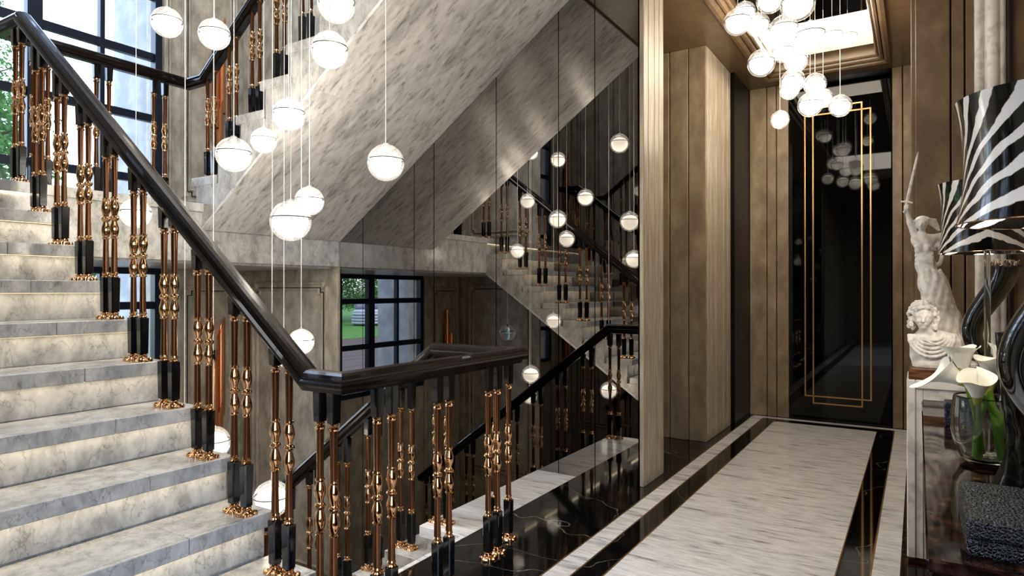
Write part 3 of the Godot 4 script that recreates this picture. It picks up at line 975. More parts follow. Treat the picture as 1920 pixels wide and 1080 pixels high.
func build_railings() -> void:
	make_baluster_parts()
	var top := 0.93
	var up := LAND + 0.914
	# along the lower flight and across the end of the well at floor level
	var lo_x := -4.30
	var lo_y := top - 0.765 * (-2.22 - lo_x)
	var t := thing("balustrade", "dark handrail on gold and black balusters at corridor floor level", "balustrade")
	handrail(t, [Vector3(lo_x, lo_y, RAIL_2), Vector3(-2.22, top, RAIL_2), Vector3(RAIL_X, top, RAIL_2), Vector3(RAIL_X, top, RAIL_1), Vector3(-1.80, top, RAIL_1)])
	for z in [-1.763, -1.841, -2.118, -2.196, -2.494, -2.572]:
		baluster(t, RAIL_X, 0, z, top - 0.036)
	for x in [-1.747, -1.826]:
		baluster(t, x, 0, RAIL_2, top - 0.036)
	baluster(t, -1.742, 0, RAIL_1, top - 0.036)
	for j in range(0, 9):
		for s in [-0.040, 0.040]:
			var x: float = -2.25 + 0.075 - RUN * j + s
			var y := -RISE * j
			baluster(t, x, y, RAIL_2, top - 0.765 * maxf(0.0, -2.22 - x) - 0.045)
	# up the first flight
	t = thing("balustrade", "dark wood handrail on paired black and gold balusters climbing the left foreground stairs", "balustrade")
	handrail(t, [Vector3(-1.80, top, RAIL_1), Vector3(-1.87, top, RAIL_1), Vector3(-4.225, rail_at_first(-4.225), RAIL_1), Vector3(-4.42, up, RAIL_1)])
	baluster(t, -1.812, 0, RAIL_1, top - 0.036)
	for k in range(1, 11):
		for s in [-0.0394, 0.0394]:
			var x: float = -1.7678 - RUN * k + s
			baluster(t, x, RISE * k, RAIL_1, rail_at_first(x) - 0.045)
	# across the landing and up the second flight
	t = thing("balustrade", "dark handrail on gold and black balusters across the half landing", "balustrade")
	var run := 2.1
	handrail(t, [Vector3(-4.42, up, RAIL_1), Vector3(RAIL_LX, up, RAIL_1), Vector3(RAIL_LX, up, RAIL_2), Vector3(-4.33, up, RAIL_2), Vector3(-4.33 + run, up + run * 0.75, RAIL_2)])
	for z in [-1.763, -1.841, -2.118, -2.196, -2.494, -2.572]:
		baluster(t, RAIL_LX, LAND, z, up - 0.036)
	for k in range(1, 10):
		for s in [-0.0394, 0.0394]:
			var x: float = -4.258 + RUN * (k - 1) + s
			baluster(t, x, LAND + RISE * k, RAIL_2, up + 0.75 * maxf(0.0, x + 4.33) - 0.045)


# ------------------------------------------------------------------ mirrors
func build_mirrors() -> void:
	var seams := [LAND_X + 0.003, -3.939, -3.378, -3.179, -2.598, -2.085, -1.813, -1.508]
	for s in [[ZM, -1.0, "tinted mirror wall of tall panels beside the far stair flight"], [ZN, 1.0, "tinted mirror wall of tall panels beside the near stair flight"]]:
		var t := thing("mirror_wall", s[2], "mirror")
		for i in seams.size() - 1:
			var z: float = s[0]
			slab(t, "mirror_panel", Vector3(seams[i] + 0.003, -1.88, minf(z, z + s[1] * 0.018)), Vector3(seams[i + 1] - 0.003, HALL_TOP - 0.02, maxf(z, z + s[1] * 0.018)), M.mirror)

# ------------------------------------------------------------------ glass globes
var globe_parts := {}


func make_globe(label: String, group: String, at: Vector3, r: float, ceil_y: float, lit := true, power := GLOBE) -> Node3D:
	if globe_parts.is_empty():
		var b := MB.new()
		var prof := []
		for i in 25:
			var a := -PI / 2 + PI * i / 24
			prof.append(Vector2(maxf(cos(a), 0.0), sin(a)))
		b.lathe(prof, 40)
		globe_parts.shell = b.commit()
		b = MB.new()
		prof = []
		for i in 21:
			var a := -PI / 2 + PI * i / 20
			prof.append(Vector2(maxf(cos(a), 0.0) * 0.85, sin(a) * (0.62 if a > 0 else 0.84)))
		b.lathe(prof, 32)
		globe_parts.core = b.commit()
		b = MB.new()
		prof = []
		for i in 9:
			var a := TAU * i / 8
			prof.append(Vector2(0.955 + 0.03 * cos(a), 0.16 + 0.03 * sin(a)))
		b.lathe(prof, 40)
		globe_parts.seam = b.commit()
		b = MB.new()
		b.lathe([Vector2(0.0, 0.60), Vector2(0.13, 0.60), Vector2(0.13, 0.98), Vector2(0.17, 1.0), Vector2(0.17, 1.05), Vector2(0.05, 1.10), Vector2(0.0, 1.10)], 16)
		globe_parts.cap = b.commit()
		b = MB.new()
		b.lathe([Vector2(0.0, 0), Vector2(1.0, 0), Vector2(1.0, 1), Vector2(0.0, 1)], 6)
		globe_parts.cord = b.commit()
		b = MB.new()
		b.lathe([Vector2(0.0, -0.85), Vector2(0.22, -0.82), Vector2(0.30, -0.4), Vector2(0.24, -0.04), Vector2(0.6, 0.0), Vector2(0.24, 0.04), Vector2(0.30, 0.4), Vector2(0.22, 0.62), Vector2(0, 0.62)], 16)
		globe_parts.column = b.commit()
	var t := thing("globe_pendant", label, "pendant lamp", at, 0.0, group)
	var k := Vector3(r, r, r)
	put(t, "glass_globe", globe_parts.shell, M.globe_glass).scale = k
	if lit:
		put(t, "glowing_core", globe_parts.core, M.globe_glow).scale = k
		lamp(t, Vector3.ZERO, Color(1.0, 0.96, 0.89), power, 0.03)
	else:
		put(t, "glass_column", globe_parts.column, M.frosted_blue).scale = k
	put(t, "seam_ring", globe_parts.seam, M.metal_dark).scale = k
	put(t, "lamp_cap", globe_parts.cap, M.globe_glass if lit else M.metal_dark).scale = k
	put(t, "cord", globe_parts.cord, M.cord_white, Vector3(0, r * 1.08, 0)).scale = Vector3(0.0019, ceil_y - at.y - r * 1.08, 0.0019)
	return t


func build_stair_pendants() -> void:
	var group := "glass globe pendants hanging in the stairwell"
	var list := [
		[-3.45, 2.707, -1.965, 0.080, "lit glass globe before the tall window's right edge, topmost left of the stairwell cluster"],
		[-3.10, 2.585, -2.016, 0.079, "lit glass globe hanging in front of the corner of the landing handrail"],
		[-2.366, 2.631, -2.174, 0.091, "lit glass globe cut off by the top of the picture, above another globe"],
		[-2.12, 2.275, -1.91, 0.078, "lit glass globe just below the topmost globe in front of the pale stair underside"],
		[-2.716, 2.150, -2.178, 0.082, "lit glass globe beside a smaller one, left of the pale stair underside's middle"],
		[-3.228, 2.126, -2.412, 0.074, "small lit glass globe between two larger globes near the far balusters"],
		[-3.061, 1.969, -2.103, 0.092, "large lit glass globe just below the first balusters of the far flight"],
		[-2.199, 1.875, -2.338, 0.090, "lit glass globe hanging alone in front of the soffit edge, rightmost of the stairwell"],
		[-2.810, 1.739, -2.391, 0.079, "lit glass globe tucked behind the largest globe, to its upper right"],
		[-2.337, 1.557, -1.885, 0.089, "largest lit glass globe, in front of the landing slab's edge"],
		[-3.654, 1.677, -1.908, 0.081, "lit glass globe seen behind the balusters of the near flight"],
		[-2.928, 0.963, -2.435, 0.073, "lit glass globe just above the lower bend of the near handrail"],
		[-3.336, 0.400, -2.166, 0.093, "lit glass globe peeking out behind the steps under the copper wall lamp"],
		[-2.567, 0.273, -1.965, 0.086, "lowest lit glass globe, half behind the last balusters of the near flight"],
		[-3.42, 0.15, -2.05, 0.080, "lit glass globe hanging low, seen only in the mirror behind the handrail"],
	]
	for q in list:
		make_globe(q[4], group, Vector3(q[0], q[1], q[2]), q[3], HALL_TOP)
	make_globe("unlit clear glass globe showing bluish in the mirror", group, Vector3(-3.322, 0.847, -2.63), 0.078, HALL_TOP, false)


func build_corridor_pendants() -> void:
	var group := "glass globe pendants hanging from the corridor coffer"
	var list := [
		[-0.947, 2.927, -4.150, 0.0830, "lit glass globe, leftmost of the corridor cluster"],
		[-1.021, 3.198, -4.681, 0.0745, "lit glass globe behind the leftmost globe of the corridor cluster, slightly higher"],
		[-0.963, 3.148, -4.831, 0.0837, "lit glass globe second from the left in the upper corridor cluster"],
		[-0.787, 3.091, -4.317, 0.0842, "lit glass globe cut by the picture's top edge, left of the biggest one"],
		[-0.508, 2.693, -3.508, 0.0830, "biggest lit glass globe of the corridor cluster, cut by the top edge"],
		[-0.678, 2.817, -4.137, 0.0830, "lit glass globe directly below the two globes at the top edge"],
		[-0.523, 2.722, -4.065, 0.0830, "lit glass globe below and right of the biggest one, before the light panel"],
		[-0.499, 3.015, -4.952, 0.0700, "lit glass globe before the bright ceiling panel, second from right"],
		[-0.444, 3.158, -5.439, 0.0700, "lit glass globe before the bright ceiling panel, nearest its right corner"],
		[-0.806, 2.946, -4.894, 0.0756, "lit glass globe merging with the left end of the bright ceiling panel"],
		[-0.823, 2.668, -4.228, 0.0830, "lit glass globe against the left coffer moulding, apart from the rest"],
		[-0.745, 2.918, -5.050, 0.0830, "lit glass globe in the middle of the cluster, above another at nearly the same spot"],
		[-0.734, 2.707, -4.835, 0.0815, "lit glass globe low in the middle of the corridor cluster, covering one behind it"],
		[-0.800, 2.735, -5.128, 0.0709, "lit glass globe half hidden behind the low middle globe"],
		[-0.609, 2.700, -4.971, 0.0768, "lit glass globe above the pair at the cluster's lower right"],
		[-0.599, 2.694, -5.341, 0.0700, "lit glass globe half hidden between two low globes of the corridor cluster"],
		[-0.628, 2.537, -4.878, 0.0830, "lit glass globe lowest in the middle of the corridor cluster"],
		[-0.456, 2.540, -5.029, 0.0762, "lit glass globe at the lower right in front of the gold door frame"],
		[-0.889, 2.556, -5.258, 0.0700, "lowest lit glass globe of the corridor, hanging alone at the left"],
	]
	for q in list:
		make_globe(q[4], group, Vector3(q[0], q[1], q[2]), q[3], 3.37, true, GLOBE * 0.55)


# ------------------------------------------------------------------ copper wall lamps
func build_sconces() -> void:
	var group := "copper tube wall lamps on the garden wall"
	var zc := (ZM + ZN) / 2
	for q in [[-0.05, zc - 1.43, "copper tube wall lamp under the landing, left of the moulded panel"], [2.75, zc - 1.43, "copper tube wall lamp at the top edge of the picture behind the landing rail"], [-0.05, zc + 1.43, "copper tube wall lamp seen in the mirror beside the garden window"], [2.75, zc + 1.43, "copper tube wall lamp above the landing on the near side of the tall window"]]:
		var t := thing("wall_lamp", q[2], "wall lamp", Vector3(WALL_X, q[0], q[1]), 0.0, group)
		put(t, "back_plate", box_mesh(Vector3(0.02, 0.5, 0.03), 0.004), M.metal_dark, Vector3(0.012, 0.5, 0))
		for c in [[0.06, -0.045, 0.15, 0.80], [0.075, 0.03, 0.0, 0.62], [0.065, -0.02, -0.25, 0.45]]:
			var b := MB.new()
			# a tube cut slantwise at its top, open there
			var outer := []
			for k in 2:
				var rad := 0.036 if k == 0 else 0.032
				var rows := [PackedVector3Array(), PackedVector3Array()]
				for j in 20:
					var a := TAU * j / 20
					var p := Vector3(rad * cos(a), 0, -rad * sin(a))
					rows[0].append(p + Vector3(0, c[2], 0))
					rows[1].append(p + Vector3(0, c[2] + c[3] + 0.10 * sin(a) + 0.03 * cos(a), 0))
				b.skin(rows, true, k == 1)
				outer.append(rows[1])
			for j in 20:
				var k := (j + 1) % 20
				b.quad(outer[0][j], outer[0][k], outer[1][k], outer[1][j])
			put(t, "lamp_tube", b.commit(), M.copper, Vector3(c[0], 0, c[1]))
		var bm := MB.new()
		bm.lathe([Vector2(0, -0.012), Vector2(0.02, -0.012), Vector2(0.024, 0), Vector2(0.02, 0.012), Vector2(0, 0.012)], 12)
		put(t, "lamp_glow", bm.commit(), M.led_glow, Vector3(0.06, 0.78, -0.045))
		lamp(t, Vector3(0.06, 0.78, -0.045), Color(1.0, 0.75, 0.5), 0.012, 0.02)

# ------------------------------------------------------------------ soft shapes: tapered capsules melted together, meshed as surface nets
# a capsule: [a, b, radius at a, radius at b, melt, squash of z]
func blob(caps: Array, cell: float, lo: Vector3, hi: Vector3, folds := false) -> ArrayMesh:
	var n := Vector3i(((hi - lo) / cell).ceil()) + Vector3i.ONE
	var f := PackedFloat32Array()
	f.resize(n.x * n.y * n.z)
	f.fill(1.0)
	var sy := n.x
	var sz := n.x * n.y
	for c in caps:
		var a: Vector3 = c[0]
		var b: Vector3 = c[1]
		var k: float = c[4] if c.size() > 4 else cell * 2
		var q: float = c[5] if c.size() > 5 else 1.0
		var mr := maxf(c[2], c[3]) + k + 2.0 * cell
		var p0 := Vector3i(((a.min(b) - Vector3(mr, mr, mr) - lo) / cell).floor()).clamp(Vector3i.ZERO, n - Vector3i.ONE)
		var p1 := Vector3i(((a.max(b) + Vector3(mr, mr, mr) - lo) / cell).ceil()).clamp(Vector3i.ZERO, n - Vector3i.ONE)
		var ba := b - a
		ba.z *= q
		var l2 := maxf(ba.length_squared(), 1e-9)
		for z in range(p0.z, p1.z + 1):
			for y in range(p0.y, p1.y + 1):
				var at := z * sz + y * sy
				for x in range(p0.x, p1.x + 1):
					var p := lo + Vector3(x, y, z) * cell - a
					p.z *= q
					var h := clampf(p.dot(ba) / l2, 0.0, 1.0)
					var d := (p - ba * h).length() - lerpf(c[2], c[3], h)
					var o := f[at + x]
					var e := maxf(k - absf(d - o), 0.0) / k
					f[at + x] = minf(d, o) - e * e * k * 0.25
	if folds:
		for z in n.z:
			for y in n.y:
				for x in n.x:
					var i := z * sz + y * sy + x
					if absf(f[i]) < cell * 3.0:
						f[i] += fold(lo + Vector3(x, y, z) * cell)
	var mb := MB.new()
	var ids := PackedInt32Array()
	ids.resize(f.size())
	ids.fill(-1)
	var corner := [0, 1, sy, sy + 1, sz, sz + 1, sz + sy, sz + sy + 1]
	var cp := [Vector3(0, 0, 0), Vector3(1, 0, 0), Vector3(0, 1, 0), Vector3(1, 1, 0), Vector3(0, 0, 1), Vector3(1, 0, 1), Vector3(0, 1, 1), Vector3(1, 1, 1)]
	var edges := [[0, 1], [2, 3], [4, 5], [6, 7], [0, 2], [1, 3], [4, 6], [5, 7], [0, 4], [1, 5], [2, 6], [3, 7]]
	var gr := PackedFloat32Array()
	gr.resize(8)
	for z in n.z - 1:
		for y in n.y - 1:
			for x in n.x - 1:
				var i := z * sz + y * sy + x
				if absf(f[i]) > cell * 2.5:
					continue
				var neg := 0
				for c in 8:
					gr[c] = f[i + corner[c]]
					if gr[c] < 0:
						neg += 1
				if neg == 0 or neg == 8:
					continue
				var s := Vector3.ZERO
				var cnt := 0
				for e in edges:
					var u := gr[e[0]]
					var w := gr[e[1]]
					if (u < 0) != (w < 0):
						s += (cp[e[0]] as Vector3).lerp(cp[e[1]], u / (u - w))
						cnt += 1
				ids[i] = mb.v.size()
				var m := Vector3(gr[1] + gr[3] + gr[5] + gr[7] - gr[0] - gr[2] - gr[4] - gr[6], gr[2] + gr[3] + gr[6] + gr[7] - gr[0] - gr[1] - gr[4] - gr[5], gr[4] + gr[5] + gr[6] + gr[7] - gr[0] - gr[1] - gr[2] - gr[3])
				mb.vert(lo + (Vector3(x, y, z) + s / cnt) * cell, m.normalized())
	for z in range(1, n.z - 1):
		for y in range(1, n.y - 1):
			for x in range(1, n.x - 1):
				var i := z * sz + y * sy + x
				if absf(f[i]) > cell * 2.5:
					continue
				var inside := f[i] < 0
				for ax in 3:
					var st: int = [1, sy, sz][ax]
					if (f[i + st] < 0) == inside:
						continue
					var o1: int = [sy, sz, 1][ax]
					var o2: int = [sz, 1, sy][ax]
					var a := ids[i - o1 - o2]
					var b := ids[i - o2]
					var c := ids[i]
					var d := ids[i - o1]
					if a < 0 or b < 0 or c < 0 or d < 0:
						continue
					if inside:
						mb.ix.append_array([a, c, b, a, d, c])
					else:
						mb.ix.append_array([a, b, c, a, c, d])
	return mb.commit()


# ------------------------------------------------------------------ white console, statues
func build_console() -> void:
	var t := thing("console", "white marble console frame with a brown wooden top, carrying the white statues", "console table")
	for s in [[-0.045, -0.010, -0.010, 0.020], [0.545, 0.510, 0.510, 0.48]]:
		slab(t, "leg", Vector3(minf(s[0], s[1]), 0.02, -3.88), Vector3(maxf(s[0], s[1]), 0.840, -3.50), M.marble_pure, 0.004)
		slab(t, "leg_inner_band", Vector3(minf(s[2], s[3]), 0.02, -3.87), Vector3(maxf(s[2], s[3]), 0.80, -3.508), M.marble_pure, 0.003)
	slab(t, "apron", Vector3(-0.0098, 0.80, -3.88), Vector3(0.5098, 0.840, -3.50), M.marble_pure, 0.004)
	slab(t, "apron_inner_band", Vector3(0.0202, 0.748, -3.87), Vector3(0.4798, 0.7998, -3.508), M.marble_pure, 0.003)
	slab(t, "top", Vector3(-0.038, 0.8402, -3.89), Vector3(0.53, 0.889, -3.506), M.wood_brown, 0.004)
	slab(t, "back_panel", Vector3(0.021, 0.02, -3.60), Vector3(0.479, 0.747, -3.57), M.marble_dark)
	slab(t, "plinth", Vector3(-0.04, 0.0, -3.86), Vector3(0.54, 0.02, -3.52), M.wood_brown)
	build_bust()
	build_statue()


func build_bust() -> void:
	var c := []
	# chest, shoulders, upper arms cut short
	c.append([Vector3(0.005, 0.02, 0.0), Vector3(0.002, 0.115, 0.0), 0.050, 0.050, 0.02, 1.15])
	c.append([Vector3(0.060, 0.02, -0.005), Vector3(0.060, 0.120, -0.005), 0.056, 0.056, 0.02, 1.15])
	c.append([Vector3(-0.012, 0.120, -0.005), Vector3(-0.024, 0.055, 0.0), 0.040, 0.028, 0.02])
	c.append([Vector3(0.108, 0.118, -0.010), Vector3(0.126, 0.058, -0.005), 0.046, 0.034, 0.02])
	c.append([Vector3(0.02, 0.12, 0.0), Vector3(0.012, 0.19, 0.01), 0.034, 0.029, 0.025])
	# head: skull, face, jaw, nose, brows, cheeks, lips, ears
	c.append([Vector3(0.004, 0.255, 0.0), Vector3(0.003, 0.235, 0.02), 0.050, 0.042, 0.02])
	c.append([Vector3(0.003, 0.225, 0.028), Vector3(0.002, 0.192, 0.040), 0.033, 0.015, 0.012])
	c.append([Vector3(0.002, 0.238, 0.062), Vector3(0.001, 0.217, 0.074), 0.0045, 0.0075, 0.005])
	for s in [-1, 1]:
		c.append([Vector3(0.002 + s * 0.008, 0.243, 0.059), Vector3(0.002 + s * 0.026, 0.241, 0.048), 0.006, 0.005, 0.006])
		c.append([Vector3(0.002 + s * 0.015, 0.231, 0.057), Vector3(0.002 + s * 0.017, 0.231, 0.056), 0.0055, 0.005, 0.003])
		c.append([Vector3(0.002 + s * 0.018, 0.217, 0.052), Vector3(0.002 + s * 0.014, 0.205, 0.052), 0.011, 0.008, 0.01])
		c.append([Vector3(0.002 + s * 0.043, 0.235, 0.012), Vector3(0.002 + s * 0.043, 0.217, 0.014), 0.009, 0.005, 0.004])
	c.append([Vector3(-0.008, 0.2055, 0.060), Vector3(0.012, 0.2055, 0.060), 0.004, 0.004, 0.003])
	c.append([Vector3(-0.006, 0.1995, 0.059), Vector3(0.010, 0.1995, 0.059), 0.004, 0.004, 0.003])
	c.append([Vector3(0.002, 0.190, 0.055), Vector3(0.002, 0.189, 0.052), 0.009, 0.008, 0.006])
	# curls: a thick wreath of locks round the head and down both sides
	var r := RandomNumberGenerator.new()
	r.seed = 5
	for i in 120:
		var a := r.randf() * TAU
		var e := r.randf_range(0.0, 1.25)
		var p := Vector3(cos(a) * cos(e) * 0.054, 0.262 + sin(e) * 0.048, -0.002 + sin(a) * cos(e) * 0.052)
		if p.z > 0.030 and p.y < 0.272:
			continue
		c.append([p, p + Vector3(r.randf_range(-0.008, 0.008), r.randf_range(-0.008, 0.008), r.randf_range(-0.004, 0.004)), r.randf_range(0.007, 0.012), 0.006, 0.003])
	for s in [-1, 1]:
		for i in 16:
			var p := Vector3(0.003 + s * r.randf_range(0.040, 0.060), r.randf_range(0.185, 0.265), r.randf_range(-0.03, 0.03))
			c.append([p, p + Vector3(0, -0.006, 0.003), r.randf_range(0.009, 0.013), 0.008, 0.003])
	# drapery bands over the chest and the left shoulder
	for i in 5:
		# collar folds: arcs that hang from one shoulder to the other
		var last := Vector3.ZERO
		for j in 13:
			var a := PI + PI * j / 12.0
			var p := Vector3(0.032 + cos(a) * (0.045 + 0.011 * i), 0.150 + sin(a) * (0.020 + 0.019 * i), 0.030 - 0.034 * sin(a) - 0.002 * i)
			if j > 0:
				c.append([last, p, 0.0075, 0.0075, 0.005])
			last = p
	for i in 6:
		c.append([Vector3(0.085 + i * 0.011, 0.158 - i * 0.006, 0.026 - i * 0.003), Vector3(0.100 + i * 0.011, 0.06, 0.046 - i * 0.007), 0.006, 0.007, 0.005])
	c.append([Vector3(0.02, 0.012, 0.0), Vector3(0.055, 0.012, 0.0), 0.052, 0.052, 0.02])
	var t := thing("bust_sculpture", "white marble bust with curly hair in front of the sword figure", "statue", Vector3(0.02, 0.889, -3.62))
	put(t, "bust", blob(c, 0.0042, Vector3(-0.12, 0.0, -0.09), Vector3(0.19, 0.33, 0.10)), M.statue_marble)


func fold(p: Vector3) -> float:
	return 0.0012 * sin(p.x * 190.0 - p.y * 40.0) * clampf((0.52 - p.y) * 8.0, 0.0, 1.0)


func build_statue() -> void:
	var c := []
	# torso leaning back, bust, hips, long skirt swept to the right
	c.append([Vector3(-0.046, 0.625, 0.0), Vector3(-0.044, 0.66, 0.006), 0.015, 0.013, 0.012])
	c.append([Vector3(-0.038, 0.590, 0.0), Vector3(-0.032, 0.49, 0.0), 0.040, 0.036, 0.03, 1.15])
	c.append([Vector3(-0.070, 0.612, 0.0), Vector3(-0.008, 0.612, 0.0), 0.021, 0.021, 0.025])
	c.append([Vector3(-0.056, 0.575, 0.026), Vector3(-0.056, 0.565, 0.026), 0.018, 0.016, 0.012])
	c.append([Vector3(-0.022, 0.575, 0.026), Vector3(-0.022, 0.565, 0.026), 0.018, 0.016, 0.012])
	c.append([Vector3(-0.032, 0.49, 0.0), Vector3(-0.008, 0.40, 0.0), 0.036, 0.050, 0.03])
	c.append([Vector3(-0.014, 0.40, 0.015), Vector3(0.012, 0.22, 0.03), 0.044, 0.044, 0.03])
	c.append([Vector3(0.018, 0.40, -0.005), Vector3(0.062, 0.22, -0.01), 0.046, 0.050, 0.03])
	c.append([Vector3(0.012, 0.22, 0.03), Vector3(0.030, 0.02, 0.02), 0.044, 0.050, 0.03])
	c.append([Vector3(0.062, 0.22, -0.01), Vector3(0.088, 0.03, -0.01), 0.050, 0.056, 0.03])
	c.append([Vector3(0.085, 0.20, -0.02), Vector3(0.142, 0.215, -0.03), 0.026, 0.005, 0.02])
	# folds of the dress
	for i in 11:
		var x := -0.052 + i * 0.0105
		var bow := 1.0 - pow((i - 5) / 6.0, 2.0)
		c.append([Vector3(x * 0.8 - 0.004, 0.46 - (i % 3) * 0.02, 0.012 + 0.030 * bow), Vector3(x * 1.05 + 0.018, 0.28, 0.018 + 0.040 * bow), 0.008, 0.009, 0.010])
		c.append([Vector3(x * 1.05 + 0.018, 0.28, 0.018 + 0.040 * bow), Vector3(x * 1.35 + 0.058, 0.02, 0.018 + 0.044 * bow), 0.009, 0.011, 0.010])
	for i in 6:
		c.append([Vector3(-0.070, 0.60 - i * 0.022, 0.020), Vector3(-0.002, 0.565 - i * 0.022, 0.026), 0.007, 0.007, 0.009])
	# raised sword arm, with its fist
	c.append([Vector3(-0.070, 0.618, 0.0), Vector3(-0.094, 0.700, 0.010), 0.017, 0.014, 0.012])
	c.append([Vector3(-0.094, 0.700, 0.010), Vector3(-0.108, 0.762, 0.016), 0.0135, 0.009, 0.008])
	for i in 4:
		c.append([Vector3(-0.118, 0.766 + i * 0.0055, 0.022), Vector3(-0.102, 0.768 + i * 0.0055, 0.030), 0.0042, 0.0042, 0.002])
	c.append([Vector3(-0.108, 0.765, 0.016), Vector3(-0.107, 0.782, 0.018), 0.011, 0.009, 0.006])
	c.append([Vector3(-0.100, 0.770, 0.020), Vector3(-0.112, 0.789, 0.030), 0.0045, 0.004, 0.003])
	# other arm held out with the cloth that hangs from it
	c.append([Vector3(-0.012, 0.618, 0.0), Vector3(0.050, 0.632, -0.010), 0.017, 0.014, 0.012])
	c.append([Vector3(0.050, 0.632, -0.010), Vector3(0.115, 0.655, -0.005), 0.0135, 0.009, 0.008])
	for i in 4:
		c.append([Vector3(0.117, 0.650 + i * 0.006, -0.004), Vector3(0.142 - absf(i - 1.5) * 0.003, 0.656 + i * 0.006, 0.004), 0.0045, 0.0035, 0.002])
	c.append([Vector3(0.116, 0.660, -0.002), Vector3(0.128, 0.676, 0.008), 0.0045, 0.0035, 0.002])
	for i in 7:
		var x := 0.0 + i * 0.017
		c.append([Vector3(x, 0.622 + i * 0.005, -0.008), Vector3(x + 0.012, 0.56 + i * 0.009 - (i % 2) * 0.01, -0.012), 0.010, 0.005, 0.01])
	for i in 14:
		var a := -2.2 + 0.33 * i
		var b := a + 0.33
		c.append([Vector3(0.018 + 0.020 * cos(a), 0.535 + 0.048 * sin(a), -0.004), Vector3(0.018 + 0.020 * cos(b), 0.535 + 0.048 * sin(b), -0.004), 0.0085, 0.0085, 0.006])
	# head with face, hair blown back
	c.append([Vector3(-0.044, 0.700, 0.002), Vector3(-0.045, 0.688, 0.010), 0.029, 0.025, 0.01])
	c.append([Vector3(-0.046, 0.685, 0.016), Vector3(-0.047, 0.668, 0.022), 0.019, 0.010, 0.008])
	c.append([Vector3(-0.047, 0.692, 0.036), Vector3(-0.048, 0.682, 0.041), 0.003, 0.0045, 0.003])
	c.append([Vector3(-0.054, 0.675, 0.034), Vector3(-0.042, 0.675, 0.034), 0.003, 0.003, 0.002])
	for s in [-1, 1]:
		c.append([Vector3(-0.046 + s * 0.005, 0.697, 0.034), Vector3(-0.046 + s * 0.015, 0.696, 0.029), 0.0036, 0.003, 0.003])
	for i in 7:
		c.append([Vector3(-0.060 + i * 0.006, 0.718 - absf(i - 3) * 0.002, -0.004), Vector3(0.008 + i * 0.003, 0.708 - i * 0.008 + (i % 2) * 0.008, -0.02), 0.013, 0.007, 0.006])
	c.append([Vector3(-0.070, 0.705, 0.012), Vector3(-0.020, 0.712, 0.012), 0.009, 0.009, 0.006])
	var t := thing("statue_figure", "white marble statue of a draped woman raising a sword, behind the bust on the console", "statue", Vector3(0.062, 0.889, -3.775))
	put(t, "figure", blob(c, 0.0045, Vector3(-0.15, 0.0, -0.085), Vector3(0.165, 0.80, 0.105), true), M.statue_marble)
	put(t, "base", box_mesh(Vector3(0.22, 0.02, 0.16), 0.004), M.statue_marble, Vector3(0.06, 0.01, 0.0))
	# sword: blade, guard, grip, pommel
	var dir := Vector3(0.052, 0.262, 0.0).normalized()
	var b := MB.new()
	var rows := []
	for q in [[0.012, 0.0068], [0.22, 0.0055], [0.25, 0.003], [0.262, 0.0003]]:
		var o: Vector3 = dir * q[0]
		var w: float = q[1]
		var sx := dir.cross(Vector3(0, 0, 1)) * w
		rows.append(PackedVector3Array([o + sx, o + Vector3(0, 0, w * 0.4), o - sx, o - Vector3(0, 0, w * 0.4)]))
	for i in 3:
		for j in 4:
			var k := (j + 1) % 4
			b.quad(rows[i][j], rows[i][k], rows[i + 1][k], rows[i + 1][j])
	b.tube([dir * 0.010 + dir.cross(Vector3(0, 0, 1)) * 0.026, dir * 0.014, dir * 0.010 - dir.cross(Vector3(0, 0, 1)) * 0.026], [0.004, 0.006, 0.004], 8)
	b.tube([dir * -0.035, dir * 0.012], [0.0045, 0.0045], 8)
	b.tube([dir * -0.045, dir * -0.038, dir * -0.032], [0.003, 0.008, 0.004], 8)
	put(t, "sword", b.commit(), M.statue_marble, Vector3(-0.110, 0.790, 0.024))


# ------------------------------------------------------------------ the long dark table and what stands on it
const TOP := 0.76


